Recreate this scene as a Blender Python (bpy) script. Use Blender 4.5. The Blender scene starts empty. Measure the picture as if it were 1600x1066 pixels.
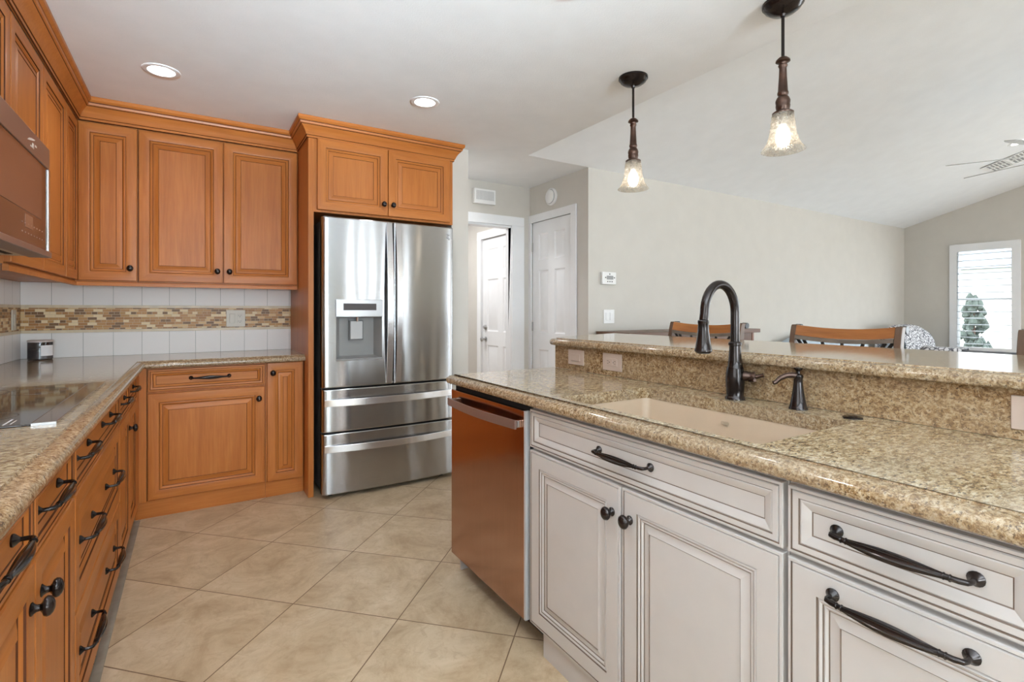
import bpy, bmesh, math, random
from mathutils import Vector, Matrix
PI = math.pi
random.seed(4)
sc = bpy.context.scene
COL = sc.collection

# ------------------------------------------------------------------ camera
cam_d = bpy.data.cameras.new('camera')
cam = bpy.data.objects.new('camera', cam_d)
COL.objects.link(cam)
cam.location = (0, 0, 1.207)
cam.rotation_euler = (PI / 2, 0, -0.5598)
cam_d.sensor_width = 36
cam_d.lens = 795.3 / 1600 * 36
cam_d.shift_y = -48.06 / 1600
cam_d.clip_start = 0.05
sc.camera = cam

# ------------------------------------------------------------------ world, lights, exposure
w = bpy.data.worlds.new('world')
sc.world = w
w.use_nodes = True
bg = w.node_tree.nodes['Background']
bg.inputs[0].default_value = (0.86, 0.93, 1.0, 1)
bg.inputs[1].default_value = 4.5
vs = sc.view_settings
vs.view_transform = 'Standard'
vs.look = 'None'
vs.exposure = 0.48
vs.gamma = 1
vs.use_curve_mapping = False
sc.cycles.use_denoising = True
sc.cycles.max_bounces = 10
sc.cycles.diffuse_bounces = 6
sc.cycles.glossy_bounces = 5
sc.cycles.transparent_max_bounces = 12
sc.cycles.sample_clamp_indirect = 6
sc.cycles.caustics_reflective = False
sc.cycles.caustics_refractive = False


def area(name, loc, rot, sx, sy, power, color=(1, 1, 1), spread=PI):
    d = bpy.data.lights.new(name, 'AREA')
    d.shape = 'RECTANGLE'
    d.size, d.size_y = sx, sy
    d.energy = power
    d.color = color
    d.spread = spread
    o = bpy.data.objects.new(name, d)
    o.location = loc
    o.rotation_euler = rot
    COL.objects.link(o)
    return o


# fill lamps added behind invented windows; only the shuttered window brings daylight of its own
DAY = (0.88, 0.95, 1.0)
FILL_COOL = (0.74, 0.885, 1.0)  # cool tint of the added kitchen lamps, set against warm bounce
UP = math.radians(32)
UP2 = math.radians(45)
UP3 = math.radians(62)
area('patio_door_fill', (7.6, -4.62, 1.15), (-PI / 2 - 0.05, 0, PI), 2.5, 2.05, 14, DAY)  # added fill lamp behind an unseen rear opening
area('patio_up_fill', (7.6, -4.80, 0.9), (-PI / 2 - UP, 0, PI), 2.5, 1.5, 12, DAY)  # added lamp tilted up, stands in for patio bounce
area('slit_window_fill', (3.27, -4.62, 1.15), (-PI / 2, 0, PI), 2.5, 2.05, 170, DAY)  # added lamp, makes the slit windows bright in the refrigerator steel
area('kitchen_window_fill', (0.22, -4.62, 1.45), (-PI / 2, 0, PI), 1.9, 1.25, 45, FILL_COOL)  # added fill lamp for the invented rear kitchen window
area('kitchen_up_fill', (0.22, -4.85, 1.0), (-PI / 2 - UP2, 0, PI), 1.9, 1.2, 200, FILL_COOL, 2.2)  # added lamp aimed up to brighten the kitchen ceiling
area('kitchen_ceiling_fill', (0.22, -4.75, 1.1), (-PI / 2 - math.radians(24), 0, PI), 1.9, 0.8, 275, FILL_COOL, 0.6)  # added narrow beam that lifts the kitchen ceiling
area('left_window_fill', (-1.10, -0.45, 1.60), (PI / 2, 0, -PI / 2), 1.5, 1.1, 5, FILL_COOL)  # added fill lamp through the invented left window
area('left_up_fill', (-1.22, -0.45, 1.05), (PI / 2 + UP3, 0, -PI / 2), 1.7, 0.7, 75, FILL_COOL, 2.0)  # added uplight for the ceiling and island fronts
area('side_door_fill', (9.32, -1.2, 1.15), (PI / 2, 0, PI / 2), 3.5, 2.05, 40, DAY)  # added fill lamp from an unseen opening in the far wall
area('side_up_fill', (9.5, -1.2, 0.9), (PI / 2 + UP, 0, PI / 2), 3.5, 1.5, 40, DAY)  # added uplight for the vault and the living room walls
area('daylight_shutter_window', (9.32, 2.45, 1.4), (PI / 2, 0, PI / 2), 0.66, 1.4, 6, DAY)

# ------------------------------------------------------------------ materials
def nt(name):
    m = bpy.data.materials.new(name)
    m.use_nodes = True
    t = m.node_tree
    return m, t, t.nodes['Principled BSDF']


def N(t, typ, **kw):
    n = t.nodes.new(typ)
    for k, v in kw.items():
        setattr(n, k, v)
    return n


def setin(n, **kw):
    for k, v in kw.items():
        n.inputs[k.replace('_', ' ')].default_value = v


def ramp(t, fac, stops, interp='LINEAR'):
    r = N(t, 'ShaderNodeValToRGB')
    r.color_ramp.interpolation = interp
    e = r.color_ramp.elements
    while len(e) < len(stops):
        e.new(0.5)
    for i, (p, c) in enumerate(stops):
        e[i].position = p
        e[i].color = (*c, 1)
    t.links.new(fac, r.inputs[0])
    return r.outputs[0]


def coords(t, scale=(1, 1, 1), rot=(0, 0, 0), loc=(0, 0, 0), rand=False):
    tc = N(t, 'ShaderNodeTexCoord')
    mp = N(t, 'ShaderNodeMapping')
    mp.inputs['Scale'].default_value = scale
    mp.inputs['Rotation'].default_value = rot
    mp.inputs['Location'].default_value = loc
    src = tc.outputs['Object']
    if rand:
        oi = N(t, 'ShaderNodeObjectInfo')
        sc_ = N(t, 'ShaderNodeMath', operation='MULTIPLY')
        t.links.new(oi.outputs['Random'], sc_.inputs[0])
        sc_.inputs[1].default_value = 7.3
        ad = N(t, 'ShaderNodeVectorMath', operation='ADD')
        t.links.new(src, ad.inputs[0])
        t.links.new(sc_.outputs[0], ad.inputs[1])
        src = ad.outputs[0]
    t.links.new(src, mp.inputs[0])
    return mp.outputs[0]


def noise(t, vec, scale, detail=4, rough=0.55, dist=0.0):
    n = N(t, 'ShaderNodeTexNoise')
    setin(n, Scale=scale, Detail=detail, Roughness=rough, Distortion=dist)
    t.links.new(vec, n.inputs['Vector'])
    return n.outputs[0]


def mixc(t, fac, a, b, mode='MIX'):
    m = N(t, 'ShaderNodeMix', data_type='RGBA', blend_type=mode)
    for s, v in ((0, fac), (6, a), (7, b)):
        if isinstance(v, (int, float)):
            m.inputs[s].default_value = v
        elif isinstance(v, tuple):
            m.inputs[s].default_value = (*v, 1)
        else:
            t.links.new(v, m.inputs[s])
    return m.outputs[2]


def bump(t, p, h, strength, dist=0.002):
    b = N(t, 'ShaderNodeBump')
    setin(b, Strength=strength, Distance=dist)
    t.links.new(h, b.inputs['Height'])
    t.links.new(b.outputs[0], p.inputs['Normal'])


def plain(name, col, rough=0.5, metal=0.0, spec=0.5, coat=0.0, var=0.0, bumps=None):
    m, t, p = nt(name)
    setin(p, Roughness=rough, Metallic=metal)
    p.inputs['Specular IOR Level'].default_value = spec
    p.inputs['Coat Weight'].default_value = coat
    p.inputs['Coat Roughness'].default_value = 0.08
    v = coords(t)
    n = noise(t, v, 6 if var == 0 else 14, 3)
    k = max(var, 0.02)
    c = ramp(t, n, [(0.3, tuple(x * (1 - k) for x in col)), (0.7, tuple(min(1, x * (1 + k)) for x in col))])
    t.links.new(c, p.inputs['Base Color'])
    if bumps:
        bump(t, p, noise(t, v, bumps[0], 5, 0.6), bumps[1], bumps[2])
    return m


def wood(name, c0, c1, c2, axis, rough=0.38):
    m, t, p = nt(name)
    s = [16, 16, 16]
    s[axis] = 1.1
    v = coords(t, tuple(s), rand=True)
    n1 = noise(t, v, 1.0, 5, 0.6, 0.6)
    s2 = [90, 90, 90]
    s2[axis] = 5
    n2 = noise(t, coords(t, tuple(s2), rand=True), 1.0, 3, 0.6)
    n3 = noise(t, coords(t, (2.2, 2.2, 2.2), rand=True), 1.0, 2)
    c = ramp(t, n1, [(0.25, c0), (0.5, c1), (0.78, c2)])
    c = mixc(t, 0.22, c, ramp(t, n2, [(0.35, tuple(x * 0.6 for x in c0)), (0.65, c2)]))
    c = mixc(t, ramp(t, n3, [(0.35, (0, 0, 0)), (0.75, (0.4, 0.4, 0.4))]), c, c2)
    t.links.new(c, p.inputs['Base Color'])
    setin(p, Roughness=rough)
    p.inputs['Specular IOR Level'].default_value = 0.25
    p.inputs['Coat Weight'].default_value = 0.05
    p.inputs['Coat Roughness'].default_value = 0.2
    bump(t, p, n2, 0.05, 0.001)
    return m


CH = ((0.36, 0.108, 0.020), (0.44, 0.143, 0.029), (0.52, 0.19, 0.046))
cherry_v = wood('cherry_vertical_grain', *CH, 2)
cherry_h = wood('cherry_horizontal_grain', *CH, 0)
cherry_y = wood('cherry_long_grain', *CH, 1)
cherry_glaze = plain('dark_cherry_glaze', (0.085, 0.024, 0.008), 0.6, spec=0.2)
WOODSET = [cherry_v, cherry_h, cherry_glaze]
white_paint = plain('antique_white_paint', (0.50, 0.468, 0.44), 0.36, var=0.02)
white_glaze = plain('brown_glaze_on_white', (0.13, 0.09, 0.065), 0.6)
WHITESET = [white_paint, white_paint, white_glaze]
bronze = plain('oil_rubbed_bronze', (0.022, 0.016, 0.014), 0.17, 0.6, var=0.3)
bronze_warm = plain('warm_brown_bronze', (0.075, 0.042, 0.03), 0.3, 0.75, var=0.35)
black_iron = plain('black_iron', (0.014, 0.013, 0.013), 0.38, 0.4)
dark_gap = plain('dark_cavity', (0.012, 0.010, 0.009), 0.8)
toe_dark = plain('dark_brown_toe_kick', (0.05, 0.03, 0.02), 0.6)
wall_paint = plain('greige_wall_paint', (0.60, 0.568, 0.52), 0.85, spec=0.2, bumps=(160, 0.12, 0.001))
ceil_paint = plain('white_ceiling_paint', (0.85, 0.86, 0.88), 0.9, spec=0.1, bumps=(130, 0.5, 0.003))
trim_white = plain('white_trim_paint', (0.82, 0.82, 0.83), 0.4)
plastic_white = plain('white_plastic', (0.80, 0.79, 0.78), 0.4)
plastic_beige = plain('beige_plastic', (0.47, 0.365, 0.30), 0.4)
plastic_bone = plain('bone_plastic', (0.62, 0.58, 0.50), 0.4)
dark_detail = plain('dark_slot', (0.06, 0.05, 0.05), 0.6)
grey_detail = plain('grey_print', (0.30, 0.30, 0.30), 0.6)
chrome = plain('polished_chrome', (0.72, 0.72, 0.74), 0.12, 1.0)
satin_nickel = plain('satin_nickel', (0.45, 0.44, 0.43), 0.3, 1.0)
rubber_black = plain('black_rubber', (0.015, 0.015, 0.016), 0.6)
glass_black = plain('black_glass', (0.012, 0.010, 0.010), 0.04, spec=0.8, coat=0.5)
strip_grey = plain('grey_floor_strip', (0.27, 0.24, 0.19), 0.7, var=0.15)
sofa_blue = plain('blue_grey_fabric', (0.46, 0.53, 0.60), 0.9, var=0.1, bumps=(300, 0.3, 0.002))
sofa_char = plain('charcoal_fabric', (0.10, 0.105, 0.115), 0.9, var=0.15, bumps=(300, 0.3, 0.002))
seat_tan = plain('brown_leather_seat', (0.14, 0.08, 0.05), 0.45, var=0.15)
dark_wood_v = wood('walnut_vertical', (0.07, 0.032, 0.018), (0.11, 0.052, 0.03), (0.16, 0.08, 0.045), 2, 0.4)
dark_wood_y = wood('walnut_long', (0.07, 0.032, 0.018), (0.11, 0.052, 0.03), (0.16, 0.08, 0.045), 0, 0.4)
stool_post = wood('umber_stool_post', (0.07, 0.038, 0.022), (0.10, 0.058, 0.035), (0.14, 0.08, 0.05), 2, 0.4)
stool_rail = wood('honey_stool_rail', (0.22, 0.075, 0.02), (0.32, 0.11, 0.03), (0.42, 0.17, 0.05), 1, 0.3)
stool_band = plain('taupe_stool_band', (0.13, 0.10, 0.075), 0.4, var=0.2)


def steel_mat(name, col, rough, wav=0.25, axis=0, aniso=0.0, tangent=(1, 0, 0)):
    m, t, p = nt(name)
    setin(p, Metallic=1.0, Roughness=rough)
    s = [700, 700, 700]
    s[axis] = 4
    n = noise(t, coords(t, tuple(s)), 1.0, 2)
    c = ramp(t, n, [(0.3, tuple(x * 0.93 for x in col)), (0.7, tuple(min(1, x * 1.05) for x in col))])
    t.links.new(c, p.inputs['Base Color'])
    if aniso:
        setin(p, Anisotropic=aniso)
        cb = N(t, 'ShaderNodeCombineXYZ')
        for i in range(3):
            cb.inputs[i].default_value = tangent[i]
        t.links.new(cb.outputs[0], p.inputs['Tangent'])
    if wav:
        n2 = noise(t, coords(t, (3.4, 3.4, 1.7)), 1.0, 1, 0.4)
        bump(t, p, n2, wav, 0.06)
    return m


steel = steel_mat('brushed_stainless', (0.44, 0.44, 0.445), 0.18, 0.03, 0, 1.0, (0, 0, 1))
steel_bright = steel_mat('bright_stainless', (0.74, 0.74, 0.76), 0.2, 0.0)
steel_dark = plain('grey_dispenser_plastic', (0.22, 0.215, 0.21), 0.35, 0.0)
bronze_steel = steel_mat('bronze_stainless', (0.47, 0.285, 0.21), 0.16, 0.05, 2)
bronze_steel_h = plain('bronze_satin_metal', (0.27, 0.175, 0.14), 0.32, 0.55)
fridge_side = plain('grey_fridge_side', (0.075, 0.072, 0.07), 0.5)


def granite(name, stretch, tone):
    m, t, p = nt(name)
    v = coords(t, stretch)
    fine = noise(t, v, 88, 6, 0.76, 0.5)
    flake = noise(t, v, 150, 5, 0.7, 0.6)
    speck = noise(t, v, 165, 4, 0.68, 0.3)
    big = noise(t, v, 4.0, 4, 0.6, 1.0)
    c = ramp(t, fine, [(0.38, (0.17, 0.10, 0.04)), (0.45, (0.36, 0.245, 0.115)), (0.51, (0.53, 0.41, 0.235)), (0.57, (0.66, 0.56, 0.37)), (0.63, (0.80, 0.73, 0.56))])
    c = mixc(t, ramp(t, flake, [(0.38, (0.85, 0.85, 0.85)), (0.43, (0, 0, 0))]), c, (0.20, 0.12, 0.055))
    c = mixc(t, ramp(t, flake, [(0.57, (0, 0, 0)), (0.62, (0.75, 0.75, 0.75))]), c, (0.78, 0.71, 0.54))
    c = mixc(t, ramp(t, speck, [(0.57, (0, 0, 0)), (0.615, (0.9, 0.9, 0.9))]), c, (0.075, 0.047, 0.028))
    c = mixc(t, ramp(t, big, [(0.40, (0.32, 0.32, 0.32)), (0.62, (0, 0, 0))]), c, (0.46, 0.40, 0.31))
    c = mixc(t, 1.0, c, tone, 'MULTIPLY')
    t.links.new(c, p.inputs['Base Color'])
    setin(p, Roughness=0.10)
    p.inputs['Specular IOR Level'].default_value = 0.55
    return m


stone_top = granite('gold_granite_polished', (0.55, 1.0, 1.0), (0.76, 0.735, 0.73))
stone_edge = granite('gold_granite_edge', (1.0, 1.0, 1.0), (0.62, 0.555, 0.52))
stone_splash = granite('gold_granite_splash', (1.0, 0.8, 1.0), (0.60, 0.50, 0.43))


def floor_mat():
    m, t, p = nt('travertine_floor_tile')
    v = coords(t, (1, 1, 1), (0, 0, -PI / 4), (0, 0, 0))
    sub = N(t, 'ShaderNodeVectorMath', operation='SUBTRACT')
    t.links.new(v, sub.inputs[0])
    sub.inputs[1].default_value = (1.838 - 0.466 * 40, 0.8787 - 0.466 * 40, 0)
    br = N(t, 'ShaderNodeTexBrick')
    br.offset = 0.0
    br.squash = 1.0
    setin(br, Scale=1.0, Bias=0.0)
    br.inputs['Mortar Size'].default_value = 0.0023
    br.inputs['Mortar Smooth'].default_value = 0.1
    br.inputs['Brick Width'].default_value = 0.466
    br.inputs['Row Height'].default_value = 0.466
    br.inputs['Color1'].default_value = (0, 0, 0, 1)
    br.inputs['Color2'].default_value = (1, 1, 1, 1)
    br.inputs['Mortar'].default_value = (0, 0, 0, 1)
    t.links.new(sub.outputs[0], br.inputs['Vector'])
    # shift the stone pattern from tile to tile
    off = N(t, 'ShaderNodeVectorMath', operation='MULTIPLY_ADD')
    t.links.new(br.outputs['Color'], off.inputs[0])
    off.inputs[1].default_value = (3.7, 2.9, 5.0)
    t.links.new(sub.outputs[0], off.inputs[2])
    n1 = noise(t, off.outputs[0], 4.5, 7, 0.68, 0.9)
    n2 = noise(t, off.outputs[0], 22, 6, 0.7, 0.8)
    c = ramp(t, n1, [(0.30, (0.355, 0.25, 0.145)), (0.5, (0.50, 0.38, 0.242)), (0.70, (0.61, 0.49, 0.34))])
    c = mixc(t, ramp(t, n2, [(0.3, (0.55, 0.55, 0.55)), (0.5, (0, 0, 0))]), c, (0.36, 0.245, 0.14))
    c = mixc(t, ramp(t, n2, [(0.58, (0, 0, 0)), (0.8, (0.5, 0.5, 0.5))]), c, (0.60, 0.49, 0.34))
    c = mixc(t, br.outputs['Fac'], c, (0.15, 0.085, 0.04))
    t.links.new(c, p.inputs['Base Color'])
    setin(p, Roughness=0.42)
    mm = N(t, 'ShaderNodeMath', operation='MULTIPLY_ADD')
    t.links.new(br.outputs['Fac'], mm.inputs[0])
    mm.inputs[1].default_value = -1.0
    t.links.new(n2, mm.inputs[2])
    bump(t, p, mm.outputs[0], 0.15, 0.003)
    return m


floor_tile = floor_mat()


def tile_mat(name, horizontal):
    # square pale tiles; horizontal = index of the axis that runs along the wall
    m, t, p = nt(name)
    tc = N(t, 'ShaderNodeTexCoord')
    sep = N(t, 'ShaderNodeSeparateXYZ')
    t.links.new(tc.outputs['Object'], sep.inputs[0])
    cb = N(t, 'ShaderNodeCombineXYZ')
    t.links.new(sep.outputs[horizontal], cb.inputs[0])
    cb.inputs[1].default_value = 0.5
    br = N(t, 'ShaderNodeTexBrick')
    br.offset = 0
    setin(br, Scale=1.0)
    br.inputs['Mortar Size'].default_value = 0.0016
    br.inputs['Brick Width'].default_value = 0.1503
    br.inputs['Row Height'].default_value = 1.0
    br.inputs['Color1'].default_value = (0.80, 0.775, 0.755, 1)
    br.inputs['Color2'].default_value = (0.84, 0.815, 0.795, 1)
    br.inputs['Mortar'].default_value = (0.40, 0.40, 0.38, 1)
    t.links.new(cb.outputs[0], br.inputs['Vector'])
    t.links.new(br.outputs['Color'], p.inputs['Base Color'])
    setin(p, Roughness=0.36)
    p.inputs['Specular IOR Level'].default_value = 0.35
    bump(t, p, br.outputs['Fac'], -0.3, 0.002)
    return m


def mosaic_mat(name, horizontal):
    m, t, p = nt(name)
    tc = N(t, 'ShaderNodeTexCoord')
    sep = N(t, 'ShaderNodeSeparateXYZ')
    t.links.new(tc.outputs['Object'], sep.inputs[0])
    cb = N(t, 'ShaderNodeCombineXYZ')
    t.links.new(sep.outputs[horizontal], cb.inputs[0])
    t.links.new(sep.outputs[2], cb.inputs[1])
    br = N(t, 'ShaderNodeTexBrick')
    br.offset = 0.37
    br.offset_frequency = 2
    br.squash = 0.62
    br.squash_frequency = 3
    setin(br, Scale=1.0)
    br.inputs['Mortar Size'].default_value = 0.0009
    br.inputs['Brick Width'].default_value = 0.046
    br.inputs['Row Height'].default_value = 0.0171
    br.inputs['Color1'].default_value = (0, 0, 0, 1)
    br.inputs['Color2'].default_value = (1, 1, 1, 1)
    t.links.new(cb.outputs[0], br.inputs['Vector'])
    c = ramp(t, br.outputs['Color'], [(0.0, (0.15, 0.065, 0.018)), (0.20, (0.36, 0.155, 0.04)), (0.42, (0.47, 0.235, 0.075)),
                                      (0.60, (0.68, 0.47, 0.23)), (0.72, (0.46, 0.24, 0.07)), (0.82, (0.80, 0.65, 0.40))], 'CONSTANT')
    c = mixc(t, br.outputs['Fac'], c, (0.60, 0.50, 0.36))
    n = noise(t, cb.outputs[0], 90, 3)
    c = mixc(t, 0.10, c, ramp(t, n, [(0.3, (0.3, 0.18, 0.08)), (0.7, (0.66, 0.5, 0.3))]))
    t.links.new(c, p.inputs['Base Color'])
    setin(p, Roughness=0.4)
    p.inputs['Specular IOR Level'].default_value = 0.3
    bump(t, p, br.outputs['Fac'], -0.4, 0.002)
    return m


tile_x, tile_y = tile_mat('pale_tile_back', 0), tile_mat('pale_tile_side', 1)
mosaic_x, mosaic_y = mosaic_mat('stone_mosaic_back', 0), mosaic_mat('stone_mosaic_side', 1)
liner_stone = plain('cream_stone_liner', (0.64, 0.53, 0.37), 0.35, var=0.12)
sink_comp = plain('biscuit_composite_sink', (0.50, 0.385, 0.275), 0.38, var=0.02)


def glass_clear(name, tint=(1, 1, 1), gloss=0.08):
    m = bpy.data.materials.new(name)
    m.use_nodes = True
    t = m.node_tree
    t.nodes.remove(t.nodes['Principled BSDF'])
    tr = N(t, 'ShaderNodeBsdfTransparent')
    tr.inputs[0].default_value = (*tint, 1)
    gl = N(t, 'ShaderNodeBsdfGlossy')
    gl.inputs['Roughness'].default_value = 0.03
    mx = N(t, 'ShaderNodeMixShader')
    mx.inputs[0].default_value = gloss
    t.links.new(tr.outputs[0], mx.inputs[1])
    t.links.new(gl.outputs[0], mx.inputs[2])
    t.links.new(mx.outputs[0], t.nodes['Material Output'].inputs[0])
    return m


window_glass = glass_clear('window_glass', (0.97, 0.98, 0.98), 0.04)
smoke_glass = glass_clear('smoky_jar_glass', (0.58, 0.56, 0.56), 0.04)


def seeded_glass(name, tint):
    m = bpy.data.materials.new(name)
    m.use_nodes = True
    t = m.node_tree
    t.nodes.remove(t.nodes['Principled BSDF'])
    tr = N(t, 'ShaderNodeBsdfTransparent')
    tr.inputs[0].default_value = (*tint, 1)
    tl = N(t, 'ShaderNodeBsdfTranslucent')
    tl.inputs[0].default_value = (*tint, 1)
    gl = N(t, 'ShaderNodeBsdfGlossy')
    gl.inputs['Roughness'].default_value = 0.08
    v = coords(t)
    n = noise(t, v, 95, 4, 0.7)
    vo = N(t, 'ShaderNodeTexVoronoi')
    setin(vo, Scale=150)
    t.links.new(v, vo.inputs['Vector'])
    f = ramp(t, n, [(0.38, (0.05, 0.05, 0.05)), (0.62, (0.34, 0.34, 0.34))])
    m1 = N(t, 'ShaderNodeMixShader')
    t.links.new(f, m1.inputs[0])
    t.links.new(tr.outputs[0], m1.inputs[1])
    t.links.new(tl.outputs[0], m1.inputs[2])
    m2 = N(t, 'ShaderNodeMixShader')
    m2.inputs[0].default_value = 0.13
    t.links.new(m1.outputs[0], m2.inputs[1])
    t.links.new(gl.outputs[0], m2.inputs[2])
    b = N(t, 'ShaderNodeBump')
    setin(b, Strength=0.5, Distance=0.002)
    t.links.new(vo.outputs['Distance'], b.inputs['Height'])
    for s in (gl, tl):
        t.links.new(b.outputs[0], s.inputs['Normal'])
    t.links.new(m2.outputs[0], t.nodes['Material Output'].inputs[0])
    return m


shade_glass = seeded_glass('seeded_glass_shade', (0.93, 0.90, 0.85))


def emit(name, col, strength):
    m, t, p = nt(name)
    p.inputs['Base Color'].default_value = (0.9, 0.9, 0.9, 1)
    p.inputs['Emission Color'].default_value = (*col, 1)
    p.inputs['Emission Strength'].default_value = strength
    return m


bulb_glow = emit('lit_bulb', (1.0, 0.92, 0.80), 3.4)
can_glow = emit('lit_downlight_lens', (1.0, 0.98, 0.95), 7)


def net_mat():
    m, t, p = nt('black_and_white_woven_throw')
    v = coords(t, (1, 1, 1))
    vo = N(t, 'ShaderNodeTexVoronoi', feature='DISTANCE_TO_EDGE')
    setin(vo, Scale=26)
    t.links.new(v, vo.inputs['Vector'])
    c = ramp(t, vo.outputs['Distance'], [(0.06, (0.12, 0.12, 0.14)), (0.16, (0.80, 0.80, 0.83))])
    t.links.new(c, p.inputs['Base Color'])
    setin(p, Roughness=0.95)
    return m


net = net_mat()
grass_m = plain('lawn', (0.20, 0.21, 0.16), 0.9, var=0.2)
leaf_m = plain('shrub_leaves', (0.07, 0.09, 0.075), 0.8, var=0.4)
house_m = plain('neighbour_wall', (0.85, 0.82, 0.76), 0.8)
roof_m = plain('neighbour_roof', (0.25, 0.27, 0.30), 0.8)

# ------------------------------------------------------------------ mesh helpers
class MB:
    def __init__(s):
        s.v, s.f = [], []

    def mark(s):
        return len(s.v)

    def xf(s, mat, start=0):
        for i in range(start, len(s.v)):
            s.v[i] = tuple(mat @ Vector(s.v[i]))
        return s

    def face(s, pts, m=0):
        n = len(s.v)
        s.v += [tuple(p) for p in pts]
        s.f.append((tuple(range(n, n + len(pts))), m))

    def box(s, x0, x1, y0, y1, z0, z1, m=0):
        n = len(s.v)
        s.v += [(x, y, z) for x in (x0, x1) for y in (y0, y1) for z in (z0, z1)]
        for q in ((0, 1, 3, 2), (4, 6, 7, 5), (0, 4, 5, 1), (2, 3, 7, 6), (0, 2, 6, 4), (1, 5, 7, 3)):
            s.f.append((tuple(n + i for i in q), m))
        return s

    def loops(s, loops, closed=True, m=0, cap0=False, cap1=False, mats=None):
        k = len(loops[0])
        idx = []
        for lp in loops:
            idx.append(list(range(len(s.v), len(s.v) + k)))
            s.v += [tuple(p) for p in lp]
        for a in range(len(loops) - 1):
            mm = mats[a] if mats else m
            for i in range(k if closed else k - 1):
                j = (i + 1) % k
                s.f.append(((idx[a][i], idx[a][j], idx[a + 1][j], idx[a + 1][i]), mm))
        if cap0:
            s.f.append((tuple(idx[0]), mats[0] if mats else m))
        if cap1:
            s.f.append((tuple(idx[-1]), mats[-1] if mats else m))
        return s

    def lathe(s, prof, c=(0, 0, 0), seg=24, m=0, axis='z', sq=1.0):
        lps = []
        for r, h in prof:
            lp = []
            for i in range(seg):
                a = 2 * PI * i / seg
                x, y = r * math.cos(a), r * math.sin(a) * sq
                if axis == 'z':
                    p = (c[0] + x, c[1] + y, c[2] + h)
                elif axis == 'y':
                    p = (c[0] + x, c[1] + h, c[2] + y)
                else:
                    p = (c[0] + h, c[1] + x, c[2] + y)
                lp.append(p)
            lps.append(lp)
        return s.loops(lps, True, m, True, True)

    def tube(s, pts, radii, seg=12, m=0, flute=None, up=None):
        pts = [Vector(p) for p in pts]
        if not isinstance(radii, (list, tuple)):
            radii = [radii] * len(pts)
        lps = []
        prev = None
        for i, p in enumerate(pts):
            a = pts[max(i - 1, 0)]
            b = pts[min(i + 1, len(pts) - 1)]
            d = (b - a).normalized()
            if prev is None:
                u = Vector(up) if up else (Vector((0, 0, 1)) if abs(d.z) < 0.9 else Vector((1, 0, 0)))
                u = (u - d * u.dot(d)).normalized()
            else:
                u = (prev - d * prev.dot(d)).normalized()
            prev = u
            vv = d.cross(u)
            lp = []
            for k in range(seg):
                an = 2 * PI * k / seg
                r = radii[i]
                if flute:
                    r *= 1 + flute[i] * math.cos(an * flute_n)
                lp.append(p + u * math.cos(an) * r + vv * math.sin(an) * r)
            lps.append(lp)
        return s.loops(lps, True, m, True, True)

    def bar(s, p0, p1, w, t, up=(0, 0, 1), m=0):
        p0, p1 = Vector(p0), Vector(p1)
        d = (p1 - p0).normalized()
        u = Vector(up)
        u = (u - d * u.dot(d)).normalized()
        v = d.cross(u)
        lps = [[p + u * a * w / 2 + v * b * t / 2 for a, b in ((-1, -1), (1, -1), (1, 1), (-1, 1))] for p in (p0, p1)]
        return s.loops(lps, True, m, True, True)

    def prism(s, poly, z0, z1, m=0):
        return s.loops([[(x, y, z0) for x, y in poly], [(x, y, z1) for x, y in poly]], True, m, True, True)


flute_n = 8


def build(name, mb, mats, parent=None, loc=(0, 0, 0), rz=0.0, bevel=0.0, smooth=True, ang=38, rot=None):
    me = bpy.data.meshes.new(name)
    me.from_pydata(mb.v, [], [f for f, _ in mb.f])
    if not isinstance(mats, (list, tuple)):
        mats = [mats]
    for x in mats:
        me.materials.append(x)
    me.polygons.foreach_set('material_index', [k for _, k in mb.f])
    bm = bmesh.new()
    bm.from_mesh(me)
    bmesh.ops.remove_doubles(bm, verts=bm.verts, dist=1e-6)
    bmesh.ops.recalc_face_normals(bm, faces=bm.faces)
    if smooth:
        for f in bm.faces:
            f.smooth = True
        for e in bm.edges:
            if len(e.link_faces) == 2 and e.calc_face_angle(0) > math.radians(ang):
                e.smooth = False
    bm.to_mesh(me)
    bm.free()
    o = bpy.data.objects.new(name, me)
    COL.objects.link(o)
    o.location = loc
    o.rotation_euler = rot if rot else (0, 0, rz)
    if parent:
        o.parent = parent
    if bevel:
        b = o.modifiers.new('bevel', 'BEVEL')
        b.width = bevel
        b.segments = 2
        b.limit_method = 'ANGLE'
        b.angle_limit = math.radians(40)
        b.harden_normals = True
    return o


def share(name, src, parent, loc=(0, 0, 0), rot=(0, 0, 0), label=None):
    o = bpy.data.objects.new(name, src.data if hasattr(src, 'data') else src)
    COL.objects.link(o)
    o.parent = parent
    o.location = loc
    o.rotation_euler = rot
    if label:
        o['label'] = label
    return o


def tag(o, label, cat, group=None):
    o['label'] = label
    o['category'] = cat
    if group:
        o['group'] = group
    return o


def thing(name, label, cat, loc=(0, 0, 0), rz=0.0, group=None):
    o = bpy.data.objects.new(name, None)
    o.empty_display_size = 0.1
    COL.objects.link(o)
    o.location = loc
    o.rotation_euler = (0, 0, rz)
    return tag(o, label, cat, group)


def structure(o):
    o['kind'] = 'structure'
    return o


def group_structure(name, loc=(0, 0, 0), rz=0.0):
    o = bpy.data.objects.new(name, None)
    COL.objects.link(o)
    o.location = loc
    o.rotation_euler = (0, 0, rz)
    return structure(o)


def copy_tree(o, parent=None):
    c = o.copy()
    COL.objects.link(c)
    if parent:
        c.parent = parent
    for ch in list(o.children):
        copy_tree(ch, c)
    return c


def part(name, mb, mats, parent, label=None, **kw):
    o = build(name, mb, mats, parent, **kw)
    if label:
        o['label'] = label
    return o


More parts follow.
